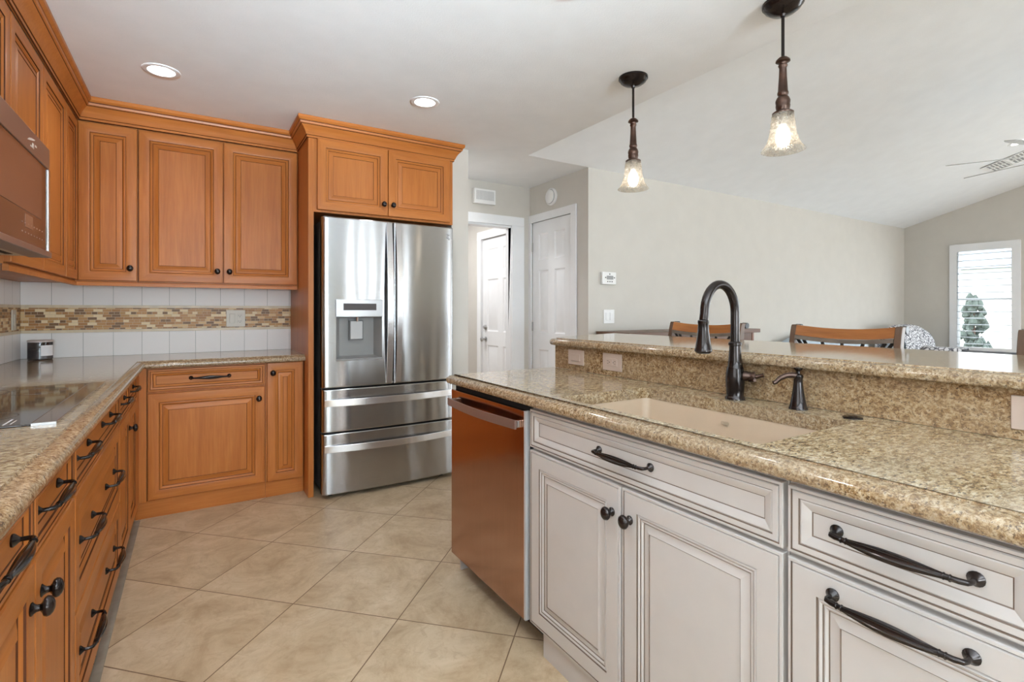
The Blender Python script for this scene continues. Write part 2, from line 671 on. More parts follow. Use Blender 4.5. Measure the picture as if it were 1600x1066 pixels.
def wall_with_holes(mb, axis, a0, a1, z0, z1, t0, t1, holes, m=0):
    """axis 'x': wall runs along x, thickness t0..t1 in y; holes = (a0,a1,z0,z1)"""
    xs = sorted({a0, a1, *[h[0] for h in holes], *[h[1] for h in holes]})
    zs = sorted({z0, z1, *[h[2] for h in holes], *[h[3] for h in holes]})
    for i in range(len(xs) - 1):
        run = None
        for j in range(len(zs) - 1):
            cx, cz = (xs[i] + xs[i + 1]) / 2, (zs[j] + zs[j + 1]) / 2
            solid = not any(h[0] < cx < h[1] and h[2] < cz < h[3] for h in holes)
            if solid:
                run = (run[0], zs[j + 1]) if run else (zs[j], zs[j + 1])
            if (not solid or j == len(zs) - 2) and run:
                if axis == 'x':
                    mb.box(xs[i], xs[i + 1], t0, t1, run[0], run[1], m)
                else:
                    mb.box(t0, t1, xs[i], xs[i + 1], run[0], run[1], m)
                run = None
    return mb


# ------------------------------------------------------------------ the room
CEIL = 2.44
XL, YB, XFAR, YA, YBK = -0.887, 4.16, 9.09, 3.366, -4.4
XG = 2.258         # edge of the flat ceiling
structure(build('floor', MB().box(-1.1, 9.4, -4.7, 6.0, -0.1, 0.0), floor_tile, bevel=0))
structure(build('wall_left', wall_with_holes(MB(), 'y', YBK, YB, 0, CEIL, XL - 0.12, XL, [(-1.25, 0.35, 0.98, 2.2)]), wall_paint))
structure(build('wall_back', MB().box(XL - 0.12, 1.65, YB, YB + 0.12, 0, CEIL), wall_paint))
structure(build('wall_fridge_stub', MB().box(1.65, 1.79, 3.49, 4.363, 0, CEIL), wall_paint))
structure(build('wall_hall_back', wall_with_holes(MB(), 'x', 1.79, 2.885, 0, CEIL, 4.263, 4.363, [(1.92, 2.68, 0, 2.04)]), wall_paint))
structure(build('wall_hall_right', wall_with_holes(MB(), 'y', 3.366, 6.0, 0, CEIL, 2.885, 2.985,
                [(3.588, 4.228, 0, 2.085), (4.46, 5.28, 0, 2.04)]), wall_paint))
structure(build('wall_living', MB().box(2.985, XFAR, YA, YA + 0.12, 0, CEIL), wall_paint))
SL = 0.29
YR = -0.5
ZR = CEIL + SL * (YA - YR)


def vz(y):
    return CEIL + SL * (YA - y) if y > YR else ZR - (ZR - CEIL) * (YR - y) / (YR - YBK)


mb = MB()
wall_with_holes(mb, 'y', YBK, YA + 0.12, 0, CEIL, XFAR, XFAR + 0.12, [(2.115, 2.785, 0.62, 2.105), (-2.95, 0.55, 0.0, 2.15)])
mb.loops([[(x, YBK, CEIL), (x, YA, CEIL), (x, YR, ZR)] for x in (XFAR, XFAR + 0.12)], True, 0, True, True)
structure(build('wall_far', mb, wall_paint))
structure(build('wall_rear', wall_with_holes(MB(), 'x', XL - 0.12, XFAR + 0.12, 0, CEIL, YBK - 0.12, YBK,
                [(-0.65, 1.1, 0.85, 2.05), (2.0, 2.26, 0.2, 2.15), (2.45, 2.71, 0.2, 2.15), (2.85, 3.11, 0.2, 2.15), (3.3, 3.56, 0.2, 2.15), (4.2, 4.46, 0.2, 2.15), (6.4, 8.8, 0.0, 2.15)]), wall_paint))
mb = MB()
mb.box(XL - 0.12, XG, YBK, YA, CEIL, CEIL + 0.1)
mb.box(XL - 0.12, 2.985, YA, 6.0, CEIL, CEIL + 0.1)
structure(build('ceiling', mb, ceil_paint))
mb = MB()
mb.loops([[(XG, YA, CEIL), (XG, YR, ZR), (XG, YBK, CEIL), (XG, YBK, CEIL + 0.1), (XG, YR, ZR + 0.1), (XG, YA, CEIL + 0.1)],
          [(XFAR + 0.12, YA, CEIL), (XFAR + 0.12, YR, ZR), (XFAR + 0.12, YBK, CEIL), (XFAR + 0.12, YBK, CEIL + 0.1), (XFAR + 0.12, YR, ZR + 0.1), (XFAR + 0.12, YA, CEIL + 0.1)]],
         True, 0, True, True)
structure(build('ceiling_vault', mb, ceil_paint))
mb = MB()
mb.loops([[(x, YBK, CEIL + 0.1), (x, YA, CEIL + 0.1), (x, YR, ZR + 0.1)] for x in (XG - 0.06, XG)], True, 0, True, True)
structure(build('wall_gable', mb, ceil_paint))
# room behind the hall opening
mb = MB()
mb.box(1.2, 2.985, 5.9, 6.0, 0, CEIL)
mb.box(1.2, 1.3, 4.363, 5.9, 0, CEIL)
structure(build('wall_utility', mb, trim_white))
# baseboards
structure(build('baseboard_living', MB().box(2.985, XFAR, YA - 0.014, YA, 0, 0.13), trim_white, bevel=0.003))
structure(build('baseboard_far', MB().box(XFAR - 0.014, XFAR, 0.63, YA - 0.014, 0, 0.13), trim_white, bevel=0.003))
structure(build('baseboard_hall', MB().box(2.871, 2.885, 3.366, 3.52, 0, 0.13), trim_white, bevel=0.003))
# low wall that carries the raised bar top
structure(build('wall_bar', MB().box(1.594, 1.72, -0.35, 2.093, 0, 1.03), wall_paint))
# grey strip along the left base cabinets
structure(build('trim_1', MB().box(-0.286, -0.256, 0.45, 3.60, 0.0005, 0.003), strip_grey))

# casing of the hall opening
mb = MB()
for x0, x1 in ((1.80, 1.92), (2.664, 2.805)):
    mb.box(x0, x1, 4.245, 4.263, 0, 2.04)
mb.box(1.80, 2.805, 4.245, 4.263, 2.04, 2.13)
mb.box(1.915, 1.92, 4.263, 4.363, 0, 2.04)
mb.box(2.66, 2.68, 4.263, 4.363, 0, 2.04)
mb.box(1.92, 2.66, 4.263, 4.363, 2.02, 2.04)
structure(build('trim_2', mb, trim_white, bevel=0.004))


def six_panel(w, h, t=0.04):
    """six-panel slab; front faces -y, width along x"""
    mb = MB()
    st, mid = 0.105, 0.10
    pw = (w - 2 * st - mid) / 2
    zs = [0, 0.22, 0.86, 1.0, 1.62, 1.72, h - 0.13, h]
    zs = [0.0, 0.21 * h / 2.03, 0.80 * h / 2.03, 0.96 * h / 2.03, 1.56 * h / 2.03, 1.66 * h / 2.03, h - 0.12, h]
    xs = [0, st, st + pw, st + pw + mid, st + 2 * pw + mid, w]
    prof = [(0, 0), (0.004, 0.004), (0.014, 0.010), (0.020, 0.010), (0.038, 0.003)]
    for i in range(5):
        for j in range(7):
            x0, x1, z0, z1 = xs[i], xs[i + 1], zs[j], zs[j + 1]
            if i in (1, 3) and j in (1, 3, 5):
                lps = []
                for d, y in prof:
                    lps.append([(x0 + d, y, z0 + d), (x1 - d, y, z0 + d), (x1 - d, y, z1 - d), (x0 + d, y, z1 - d)])
                mb.loops(lps, True, 0, False, True)
            else:
                mb.face([(x0, 0, z0), (x1, 0, z0), (x1, 0, z1), (x0, 0, z1)])
    for a, b in (((0, 0), (w, 0)), ((w, 0), (w, h)), ((w, h), (0, h)), ((0, h), (0, 0))):
        mb.face([(a[0], 0, a[1]), (b[0], 0, b[1]), (b[0], t, b[1]), (a[0], t, a[1])])
    mb.face([(0, t, 0), (w, t, 0), (w, t, h), (0, t, h)])
    return mb


# door_1: closet door on the hall's right wall (faces -x); local x runs towards -Y
d1 = group_structure('door_1', (2.885, 4.222, 0), -PI / 2)
part('door_slab', six_panel(0.629, 2.07), trim_white, d1, loc=(0, 0.006, 0.008))
mb = MB()
mb.box(-0.075, 0.0, -0.016, 0.0, 0, 2.08)
mb.box(0.629, 0.704, -0.016, 0.0, 0, 2.08)
mb.box(-0.075, 0.704, -0.016, 0.0, 2.08, 2.155)
part('door_casing', mb, trim_white, d1, bevel=0.004)
part('door_frame', MB().box(-0.005, 0.633, 0.0465, 0.099, 0, 2.084), trim_white, d1)
for z in (0.24, 1.045, 1.835):
    mb = MB().box(-0.002, 0.010, -0.006, 0.006, z - 0.045, z + 0.045)
    part('hinge', mb, satin_nickel, d1, 'satin nickel hinge', bevel=0.001)
mb = MB().lathe([(0.026, 0), (0.026, -0.006), (0.010, -0.010), (0.010, -0.035), (0.024, -0.045), (0.027, -0.058), (0.018, -0.066), (0.004, -0.068)], (0.575, 0.006, 0.92), 20, 0, 'y')
part('door_knob', mb, satin_nickel, d1, 'satin nickel knob')
# door_2: outer door seen through the hall opening
d2 = group_structure('door_2', (2.885, 5.272, 0), -PI / 2)
part('door_slab', six_panel(0.805, 2.03), trim_white, d2, loc=(0, 0.015, 0.005))
mb = MB()
mb.box(-0.09, 0.0, -0.018, 0.0, 0, 2.04)
mb.box(0.805, 0.88, -0.018, 0.0, 0, 2.04)
mb.box(-0.09, 0.88, -0.018, 0.0, 2.04, 2.13)
part('door_casing', mb, trim_white, d2, bevel=0.004)
mb = MB().box(-0.0075, 0.8115, 0.0555, 0.099, 0, 2.0395)
mb.box(-0.0075, -0.001, 0.0, 0.0555, 0, 2.0395)
part('door_frame', mb, trim_white, d2)
mb = MB().lathe([(0.028, 0), (0.028, -0.012), (0.018, -0.02), (0.018, -0.03), (0.004, -0.031)], (0.07, 0.015, 1.01), 20, 0, 'y')
part('deadbolt', mb, satin_nickel, d2, 'satin nickel deadbolt')
mb = MB().lathe([(0.030, 0), (0.030, -0.008), (0.012, -0.012), (0.012, -0.035), (0.026, -0.045), (0.028, -0.06), (0.016, -0.07), (0.003, -0.071)], (0.07, 0.015, 0.87), 20, 0, 'y')
part('door_knob', mb, satin_nickel, d2, 'satin nickel knob')

# utility room lamp (behind the opening)
ul = bpy.data.lights.new('utility_room_lamp', 'AREA')
ul.shape = 'DISK'
ul.size = 0.35
ul.energy = 15
ulo = bpy.data.objects.new('utility_room_lamp', ul)
ulo.location = (2.0, 5.1, 2.41)
COL.objects.link(ulo)


# ------------------------------------------------------------------ windows
def window(name, loc, rz, wd, z0, z1, mull=(), bars=()):
    """glazed opening; local x across, -y faces the room"""
    g = group_structure(name, loc, rz)
    mb = MB()
    fr = 0.055
    mb.box(0, fr, 0.03, 0.10, z0, z1)
    mb.box(wd - fr, wd, 0.03, 0.10, z0, z1)
    mb.box(fr, wd - fr, 0.03, 0.10, z1 - fr, z1)
    mb.box(fr, wd - fr, 0.03, 0.10, z0, z0 + fr)
    for x in mull:
        mb.box(x - 0.045, x + 0.045, 0.03, 0.10, z0 + fr, z1 - fr)
    for z in bars:
        mb.box(fr, wd - fr, 0.05, 0.08, z - 0.015, z + 0.015)
    part('window_frame', mb, trim_white, g, bevel=0.003)
    mb = MB().box(fr, wd - fr, 0.06, 0.066, z0 + fr, z1 - fr)
    part('pane', mb, window_glass, g)
    return g


# window_1: shuttered window on the far wall (room side faces -x)
w1 = window('window_1', (XFAR, 2.785, 0), -PI / 2, 0.67, 0.62, 2.105, (), (1.36,))
mb = MB()
o0, o1, zt, zb = -0.03, 0.70, 2.125, 0.60
mb.box(o0, 0.055, -0.03, 0.0, zb, zt)
mb.box(0.615, o1, -0.03, 0.0, zb, zt)
mb.box(0.055, 0.615, -0.03, 0.0, 2.02, zt)
mb.box(0.055, 0.615, -0.03, 0.0, zb, 0.70)
part('shutter_frame', mb, trim_white, w1, bevel=0.003)
lv = None
nl = 15
for i in range(nl):
    z = 0.745 + (2.02 - 0.745 - 0.04) * i / (nl - 1)
    if lv is None:
        mb = MB()
        prof = [(-0.038, 0.0), (-0.02, 0.0045), (0.02, 0.0045), (0.038, 0.0), (0.02, -0.0045), (-0.02, -0.0045)]
        mb.loops([[(x, a, b) for a, b in prof] for x in (0.057, 0.613)], True, 0, True, True)
        lv = part('louver', mb, plain('backlit_louver_grey', (0.50, 0.52, 0.55), 0.6, spec=0.2), w1, loc=(0, -0.012, z), rot=(math.radians(-3), 0, 0))  # white louvers, the grey of their backlit shade is put into the colour
    else:
        share('louver', lv, w1, (0, -0.012, z), (math.radians(-3), 0, 0))
window('added_window_2', (1.1, YBK, 0), PI, 1.75, 0.85, 2.05, (0.58, 1.17))  # added unseen window, an opening for the kitchen fill lamps
window('added_slit_window_3', (2.26, YBK, 0), PI, 0.26, 0.2, 2.15)  # added slit window, shaped for a bright streak in the refrigerator steel
window('added_slit_window_8', (2.71, YBK, 0), PI, 0.26, 0.2, 2.15)  # second added slit, mirrored as a streak on the refrigerator
window('added_slit_window_9', (3.11, YBK, 0), PI, 0.26, 0.2, 2.15)  # third added slit for the refrigerator streaks
window('added_slit_window_10', (3.56, YBK, 0), PI, 0.26, 0.2, 2.15)  # fourth added slit for the refrigerator streaks
window('added_window_5', (8.8, YBK, 0), PI, 2.4, 0.0, 2.15, (0.8, 1.6))  # invented rear glazing that lets the patio fill in
window('added_slit_window_7', (4.46, YBK, 0), PI, 0.26, 0.2, 2.15)  # fifth added slit, a streak for the right refrigerator door
window('added_window_6', (XL, -1.25, 0), PI / 2, 1.6, 0.98, 2.2, (0.8,))  # invented window, put in to light the ceiling and island fronts
window('added_window_4', (XFAR, 0.55, 0), -PI / 2, 3.5, 0.0, 2.15, (1.17, 2.33))  # invented glazed side door, unseen, for light from the right

# outside, seen between the louvers
structure(build('ground_lawn', MB().box(9.4, 26, -4, 14, -0.3, -0.2), grass_m))
t = thing('neighbour_house', 'pale house with grey roof beyond the shuttered window', 'house', (21, 5.6, -0.2))
part('wall', MB().box(0, 4, -2.5, 4, 0, 2.7), house_m, t)
mb = MB().loops([[(-0.4, y, 2.7), (4.4, y, 2.7), (2, y, 3.9)] for y in (-2.9, 4.4)], True, 0, True, True)
part('roof', mb, roof_m, t)
part('window', MB().box(-0.03, 0, -2.0, -1.0, 1.0, 1.9), roof_m, t)
t = thing('conifer', 'dark conifer shrub outside the shuttered window', 'tree', (13.2, 3.72, -0.2))
mb = MB()
for i in range(130):
    h = 0.15 + 1.5 * random.random()
    r = 0.42 * (1 - h / 1.85) + 0.04
    a = random.random() * 2 * PI
    q = r * math.sqrt(random.random())
    c = (q * math.cos(a), q * math.sin(a), h)
    mb.lathe([(0.002, -0.08), (0.06, -0.02), (0.05, 0.03), (0.002, 0.12)], c, 6)
part('foliage', mb, leaf_m, t)
part('trunk', MB().lathe([(0.05, 0), (0.02, 1.5)], (0, 0, 0), 8), dark_wood_v, t)

# ------------------------------------------------------------------ hardware
def pull_mesh(L=0.2):
    mb = MB()
    pts, rad, fl = [], [], []
    h = L / 2
    out = -0.032
    for s in (-1,):
        pass
    # arc from left post through the spindle to the right post
    path = [(-h, 0.0, 0), (-h, -0.012, 0), (-h, -0.022, 0), (-h + 0.003, -0.029, 0), (-h + 0.012, -0.0325, 0)]
    rr = [0.0048, 0.0042, 0.0042, 0.0046, 0.0048]
    ff = [0] * 5
    n = 18
    for i in range(n + 1):
        u = i / n
        x = -h + 0.02 + (L - 0.04) * u
        k = math.sin(PI * u)
        path.append((x, -0.033 - 0.004 * k, 0))
        rr.append(0.0046 + 0.0052 * k ** 1.5)
        ff.append(0.13 * min(1, k * 1.6) if 0.08 < u < 0.92 else 0)
    for p, r in list(zip(path[:5], rr[:5]))[::-1]:
        path.append((-p[0], p[1], p[2]))
        rr.append(r)
        ff.append(0)
    mb.tube(path, rr, 24, 0, ff)
    for s in (-1, 1):
        mb.lathe([(0.0115, 0), (0.0120, -0.003), (0.0095, -0.006), (0.0055, -0.010), (0.0045, -0.012)], (s * h, 0, 0), 16, 0, 'y')
        for dx in (0.022, 0.030):
            mb.lathe([(0.0056, -0.0012), (0.0062, 0), (0.0056, 0.0012)], (s * (h - dx), -0.0335, 0), 14, 0, 'x')
    return mb


def knob_mesh():
    return MB().lathe([(0.0110, 0), (0.0115, -0.003), (0.0085, -0.006), (0.0060, -0.010), (0.0058, -0.015), (0.0095, -0.018),
                       (0.0155, -0.021), (0.0172, -0.025), (0.0160, -0.030), (0.0120, -0.034), (0.0060, -0.0365), (0.001, -0.037)], (0, 0, 0), 20, 0, 'y', 1.12)


proto_pull = build('pull', pull_mesh(), bronze)
proto_knob = build('knob', knob_mesh(), bronze)
PULL, KNOB = proto_pull.data, proto_knob.data
for o in (proto_pull, proto_knob):
    bpy.data.objects.remove(o)

# ------------------------------------------------------------------ cabinets
P_DOOR = [(0, 0), (0, -.017, 0), (.0025, -.0205, 0), (.012, -.0215, 0), (.030, -.0225, 0), (.048, -.0210, 0), (.0535, -.0195, 0), (.0555, -.0155, 2),
          (.060, -.0165, 0), (.065, -.0140, 0), (.069, -.0115, 0), (.0715, -.0095, 2), (.075, -.0100, 0), (.088, -.0145, 0), (.099, -.0170, 0), (.1012, -.0150, 2)]
P_DRAWER = [(0, 0), (0, -.017, 0), (.002, -.0205, 0), (.010, -.0210, 0), (.0118, -.0180, 2), (.014, -.0205, 0), (.023, -.0195, 0), (.0252, -.0160, 2),
            (.028, -.0175, 0), (.038, -.0125, 0), (.0402, -.0105, 2)]
P_DOOR_W = [(0, 0), (0, -.017, 0), (.0015, -.0200, 0), (.0065, -.0205, 0), (.0086, -.0175, 2), (.0105, -.0205, 0), (.0555, -.0205, 0), (.0575, -.0170, 2),
            (.061, -.0195, 0), (.0655, -.0170, 0), (.0672, -.0150, 2), (.070, -.0165, 0), (.0745, -.0125, 0), (.0765, -.0105, 2), (.080, -.0110, 0),
            (.096, -.0165, 0), (.098, -.0145, 2)]
P_DRAWER_W = [(0, 0), (0, -.017, 0), (.0015, -.0200, 0), (.0065, -.0205, 0), (.0086, -.0175, 2), (.0105, -.0205, 0), (.0215, -.0200, 0), (.0235, -.0170, 2),
              (.026, -.0185, 0), (.030, -.0175, 0), (.043, -.0110, 0), (.0450, -.0095, 2)]


def front_mesh(w, h, prof, horiz):
    mb = MB()
    k = min(1.0, min(w, h) / 2 / (prof[-1][0] + 0.012))
    prev = None
    for i, pr in enumerate(prof):
        d, y = pr[0] * k, pr[1]
        lp = [(d, y, d), (w - d, y, d), (w - d, y, h - d), (d, y, h - d)]
        if prev:
            g = pr[2] == 2
            for a in range(4):
                b = (a + 1) % 4
                mb.face([prev[a], prev[b], lp[b], lp[a]], 2 if g else (1 if a in (0, 2) else 0))
        prev = lp
    mb.face(prev, 1 if horiz else 0)
    return mb


def cabinet(name, label, loc, rz, width, depth, z0, z1, mats, fronts, toe=None, group=None, bottom_lip=0.0, parts=()):
    """fronts: (kind, x0, x1, z0, z1, profile, hardware list)"""
    t = thing(name, label, 'cabinet', loc, rz, group)
    body = MB().box(0.0005, width - 0.0005, 0, depth, z0, z1)
    part('body', body, mats[0], t)
    if toe:
        mb = MB().box(toe[0], toe[1], toe[2], toe[2] + 0.02, 0.0, z0)
        part('toe_kick', mb, mats[1], t)
    for kind, x0, x1, a0, a1, prof, hw in fronts:
        f = part(kind, front_mesh(x1 - x0, a1 - a0, prof, kind == 'drawer'), mats, t, loc=(x0, 0, a0), ang=16)
        for hk, hx, hz in hw:
            share(hk, PULL if hk == 'pull' else KNOB, f, (hx - x0, (-0.0205 if hk == 'knob' or prof in (P_DOOR, P_DOOR_W) else prof[-1][1]), hz - a0),
                  label='dark bronze ' + hk)
    return t


R90 = PI / 2
XFL = -0.282          # left run: face frame plane
YFB = 3.618           # back run: face frame plane
XFI = 1.031           # island: face frame plane
BZ0, BZ1 = 0.10, 0.872
DL = 0.59
G1, G2 = 'cherry base cabinets below the cooktop counter', 'cherry wall cabinets'
# left run, local x = world Y - y0
cabinet('base_cabinet', 'cherry base cabinet nearest the camera under the left counter, out of view below', (XFL, 0.45, 0), R90, 0.488, DL, BZ0, BZ1, WOODSET,
        [('drawer', 0.004, 0.484, 0.728, 0.858, P_DRAWER, [('pull', 0.244, 0.800)]), ('door', 0.004, 0.484, 0.108, 0.718, P_DOOR, [('knob', 0.05, 0.645)])], (0, 0.488, 0.006), G1)
cabinet('base_cabinet', 'cherry base cabinet with two drawers over a pair of doors, in the lower left corner', (XFL, 0.94, 0), R90, 0.797, DL, BZ0, BZ1, WOODSET,
        [('drawer', 0.004, 0.395, 0.728, 0.858, P_DRAWER, [('pull', 0.190, 0.800)]), ('drawer', 0.402, 0.793, 0.728, 0.858, P_DRAWER, [('pull', 0.545, 0.800)]),
         ('door', 0.004, 0.395, 0.108, 0.718, P_DOOR, [('knob', 0.360, 0.640)]), ('door', 0.402, 0.793, 0.108, 0.718, P_DOOR, [('knob', 0.437, 0.640)])], (0, 0.797, 0.006), G1)
cabinet('base_cabinet', 'wide cherry stack of three drawers with two pulls each, under the cooktop', (XFL, 1.74, 0), R90, 0.957, DL, BZ0, BZ1, WOODSET,
        [('drawer', 0.004, 0.953, 0.728, 0.858, P_DRAWER, [('pull', 0.150, 0.806), ('pull', 0.635, 0.806)]),
         ('drawer', 0.004, 0.953, 0.412, 0.720, P_DOOR, [('pull', 0.150, 0.585), ('pull', 0.637, 0.585)]),
         ('drawer', 0.004, 0.953, 0.108, 0.404, P_DOOR, [('pull', 0.150, 0.285), ('pull', 0.645, 0.285)])], (0, 0.957, 0.006), G1)
cabinet('base_cabinet', 'narrow cherry base cabinet with one drawer and door, beyond the drawer stack', (XFL, 2.70, 0), R90, 0.388, DL, BZ0, BZ1, WOODSET,
        [('drawer', 0.004, 0.384, 0.728, 0.858, P_DRAWER, [('pull', 0.142, 0.803)]), ('door', 0.004, 0.384, 0.108, 0.718, P_DOOR, [('knob', 0.350, 0.640)])], (0, 0.388, 0.006), G1)
t = cabinet('base_cabinet', 'cherry corner base cabinet with a short drawer, where the two counters meet', (XFL, 3.09, 0), R90, 1.05, DL, BZ0, BZ1, WOODSET,
            [('drawer', 0.004, 0.350, 0.728, 0.858, P_DRAWER, [('pull', 0.150, 0.803)]), ('door', 0.004, 0.350, 0.108, 0.718, P_DOOR, [])], (0, 0.533, 0.006), G1)
part('corner_stile', MB().box(0.355, 0.508, -0.020, -0.0005, BZ0, BZ1), cherry_v, t, bevel=0.002)
part('corner_stile', MB().box(0.5085, 0.528, -0.055, -0.0005, BZ0, BZ1), cherry_v, t, bevel=0.002)
# back run
cabinet('base_cabinet', 'cherry base cabinet with one drawer over a square raised-panel door, facing the camera', (-0.226, YFB, 0), 0, 0.620, 0.5, BZ0, BZ1, WOODSET,
        [('drawer', 0.005, 0.613, 0.734, 0.862, P_DRAWER, [('pull', 0.316, 0.802)]), ('door', 0.005, 0.613, 0.108, 0.722, P_DOOR, [('knob', 0.580, 0.648)])], (-0.056, 0.620, 0.006), G1)
cabinet('base_cabinet', 'slim cherry pull-out cabinet beside the refrigerator panel', (0.395, YFB, 0), 0, 0.229, 0.5, BZ0, BZ1, WOODSET,
        [('door', 0.008, 0.222, 0.104, 0.868, P_DOOR, [('knob', 0.040, 0.804)])], (0, 0.229, 0.006), G1)

# wall cabinets
XFU, YFU = -0.585, 3.85
UZ0, UZ1 = 1.378, 2.315
UD = 0.30
dz0, dz1 = 1.384, 2.305
cabinet('wall_cabinet', 'cherry wall cabinet at the upper left edge, before the microwave', (XFU, 0.9, 0), R90, 0.886, UD, UZ0, UZ1, WOODSET,
        [('door', 0.004, 0.441, dz0, dz1, P_DOOR, [('knob', 0.41, 1.46)]), ('door', 0.446, 0.882, dz0, dz1, P_DOOR, [('knob', 0.48, 1.46)])], None, G2)
cabinet('wall_cabinet', 'short cherry wall cabinet directly above the microwave', (XFU, 1.788, 0), R90, 0.760, UD, 1.815, UZ1, WOODSET,
        [('door', 0.004, 0.378, 1.82, dz1, P_DOOR, [('knob', 0.35, 1.87)]), ('door', 0.382, 0.756, 1.82, dz1, P_DOOR, [('knob', 0.41, 1.87)])], None, G2)
cabinet('wall_cabinet', 'tall cherry wall cabinet with a pair of doors, right of the microwave', (XFU, 2.55, 0), R90, 0.962, UD, UZ0, UZ1, WOODSET,
        [('door', 0.004, 0.478, dz0, dz1, P_DOOR, []), ('door', 0.483, 0.958, dz0, dz1, P_DOOR, [])], None, G2)
cabinet('wall_cabinet', 'narrow cherry wall cabinet in the corner, on the left wall', (XFU, 3.514, 0), R90, 0.64, UD, UZ0, UZ1, WOODSET,
        [('door', 0.004, 0.310, dz0, dz1, P_DOOR, [])], None, G2)
cabinet('wall_cabinet', 'narrow single-door cherry wall cabinet left of the wide pair, on the tiled back wall', (-0.583, YFU, 0), 0, 0.297, UD, UZ0, UZ1, WOODSET,
        [('door', 0.018, 0.294, dz0, dz1, P_DOOR, [('knob', 0.262, 1.459)])], None, G2)
cabinet('wall_cabinet', 'wide double-door cherry wall cabinet left of the refrigerator, above the mosaic tile', (-0.284, YFU, 0), 0, 0.909, UD, UZ0, UZ1, WOODSET,
        [('door', 0.004, 0.450, dz0, dz1, P_DOOR, [('knob', 0.418, 1.459)]), ('door', 0.455, 0.902, dz0, dz1, P_DOOR, [('knob', 0.487, 1.459)])], None, G2)

# ------------------------------------------------------------------ sweeps along mitred paths
def offset_path(path, d):
    """offset an open 2-D path to its left by d, mitred"""
    out = []
    n = len(path)
    for i, p in enumerate(path):
        ns = []
        for a, b in ((i - 1, i), (i, i + 1)):
            if 0 <= a and b < n:
                dx, dy = path[b][0] - path[a][0], path[b][1] - path[a][1]
                L = math.hypot(dx, dy)
                ns.append((-dy / L, dx / L))
        if len(ns) == 1:
            out.append((p[0] + ns[0][0] * d, p[1] + ns[0][1] * d))
        else:
            k = 1 + ns[0][0] * ns[1][0] + ns[0][1] * ns[1][1]
            out.append((p[0] + (ns[0][0] + ns[1][0]) / k * d, p[1] + (ns[0][1] + ns[1][1]) / k * d))
    return out


def sweep(mb, path, prof, side=1, m=0, mats=None, closed_prof=True, caps=True, drop_last=0):
    """prof: (offset to the left*side, z)"""
    lps = [[(x, y, z) for x, y in offset_path(path, d * side)] for d, z in prof]
    n = len(path) - drop_last
    cols = [[lps[j][i] for j in range(len(prof))] for i in range(n)]
    start = len(mb.v)
    for i in range(n - 1):
        k = len(prof)
        for j in range(k if closed_prof else k - 1):
            jj = (j + 1) % k
            mb.face([cols[i][j], cols[i][jj], cols[i + 1][jj], cols[i + 1][j]], mats[j] if mats else m)
    if caps:
        mb.face(cols[0], m)
        mb.face(cols[-1], m)
    return mb


def crown_prof(zb, zt, s=1.0):
    h = zt - zb
    q = [(0, 0, 0), (.004, 0, 0), (.010, .015, 2), (.010, .12, 0), (.014, .14, 2), (.016, .17, 0), (.022, .30, 0), (.034, .46, 0), (.048, .58, 0), (.050, .61, 2), (.055, .63, 0),
         (.058, .72, 0), (.058, .76, 2), (.064, .79, 0), (.070, .86, 0), (.070, 1.0, 0), (0, 1.0, 0)]
    return [(d * s, zb + u * h) for d, u, _ in q], [k for _, _, k in q[1:]] + [0]


pr, pm = crown_prof(2.312, 2.438)
mb = sweep(MB(), [(-0.566, 0.9), (-0.566, 3.831), (0.6262, 3.831), (0.6262, 3.0)], pr, -1, 0, pm, drop_last=1)
tag(build('crown_molding', mb, [cherry_h, cherry_h, cherry_glaze], ang=25), 'long cherry crown moulding along the tops of the corner wall cabinets', 'moulding')
mb = sweep(MB(), [(-0.575, 2.555), (-0.575, 3.840), (0.622, 3.840)], [(0, 1.377), (0.004, 1.372), (0.004, 1.352), (-0.014, 1.352), (-0.014, 1.377)], -1)
tag(build('light_rail', mb, cherry_h, ang=25), 'thin cherry light rail under the corner wall cabinets', 'moulding')

# refrigerator cabinet with its tall side panel and crown
fc = thing('refrigerator_cabinet', 'deep cherry cabinet over the refrigerator with a tall side panel and its own crown', 'cabinet', (0.627, 3.467, 0))
part('body', MB().box(0.033, 1.020, 0, 0.68, 1.845, 2.33), cherry_v, fc)
for i, (x0, x1, kx) in enumerate(((0.053, 0.518, 0.486), (0.522, 0.990, 0.552))):
    f = part('door', front_mesh(x1 - x0, 2.318 - 1.860, P_DOOR, False), WOODSET, fc, loc=(x0, 0, 1.860), ang=16)
    share('knob', KNOB, f, (kx - x0, -0.0205, 1.936 - 1.860), label='dark bronze knob')
mb = MB().box(0, 0.033, 0, 0.688, 0, 2.33)
mb.box(0.0, 0.0335, -0.002, 0.0, 0.10, 2.33)
part('side_panel', mb, cherry_v, fc, bevel=0.002)
pr, pm = crown_prof(2.318, 2.438)
mb = sweep(MB(), [(0.0, 0.36), (0.0, 0.0), (1.020, 0.0), (1.020, 0.022)], pr, -1, 0, pm)
part('crown', mb, [cherry_h, cherry_h, cherry_glaze], fc, ang=25)
part('fascia', MB().box(0.0335, 1.019, -0.001, 0.0, 2.316, 2.334), cherry_h, fc)

# ------------------------------------------------------------------ counters
NOSE = [(0.040, 0.914), (0.038, 0.9095), (0.022, 0.9085), (0.012, 0.906), (0.004, 0.900), (0.0005, 0.893), (0.0, 0.886), (0.003, 0.878), (0.009, 0.874), (0.040, 0.874)]


def nose_prof(dz=0.0, s=1.0):
    return [(d * s, 0.914 + dz + (z - 0.914) * s) for d, z in NOSE]


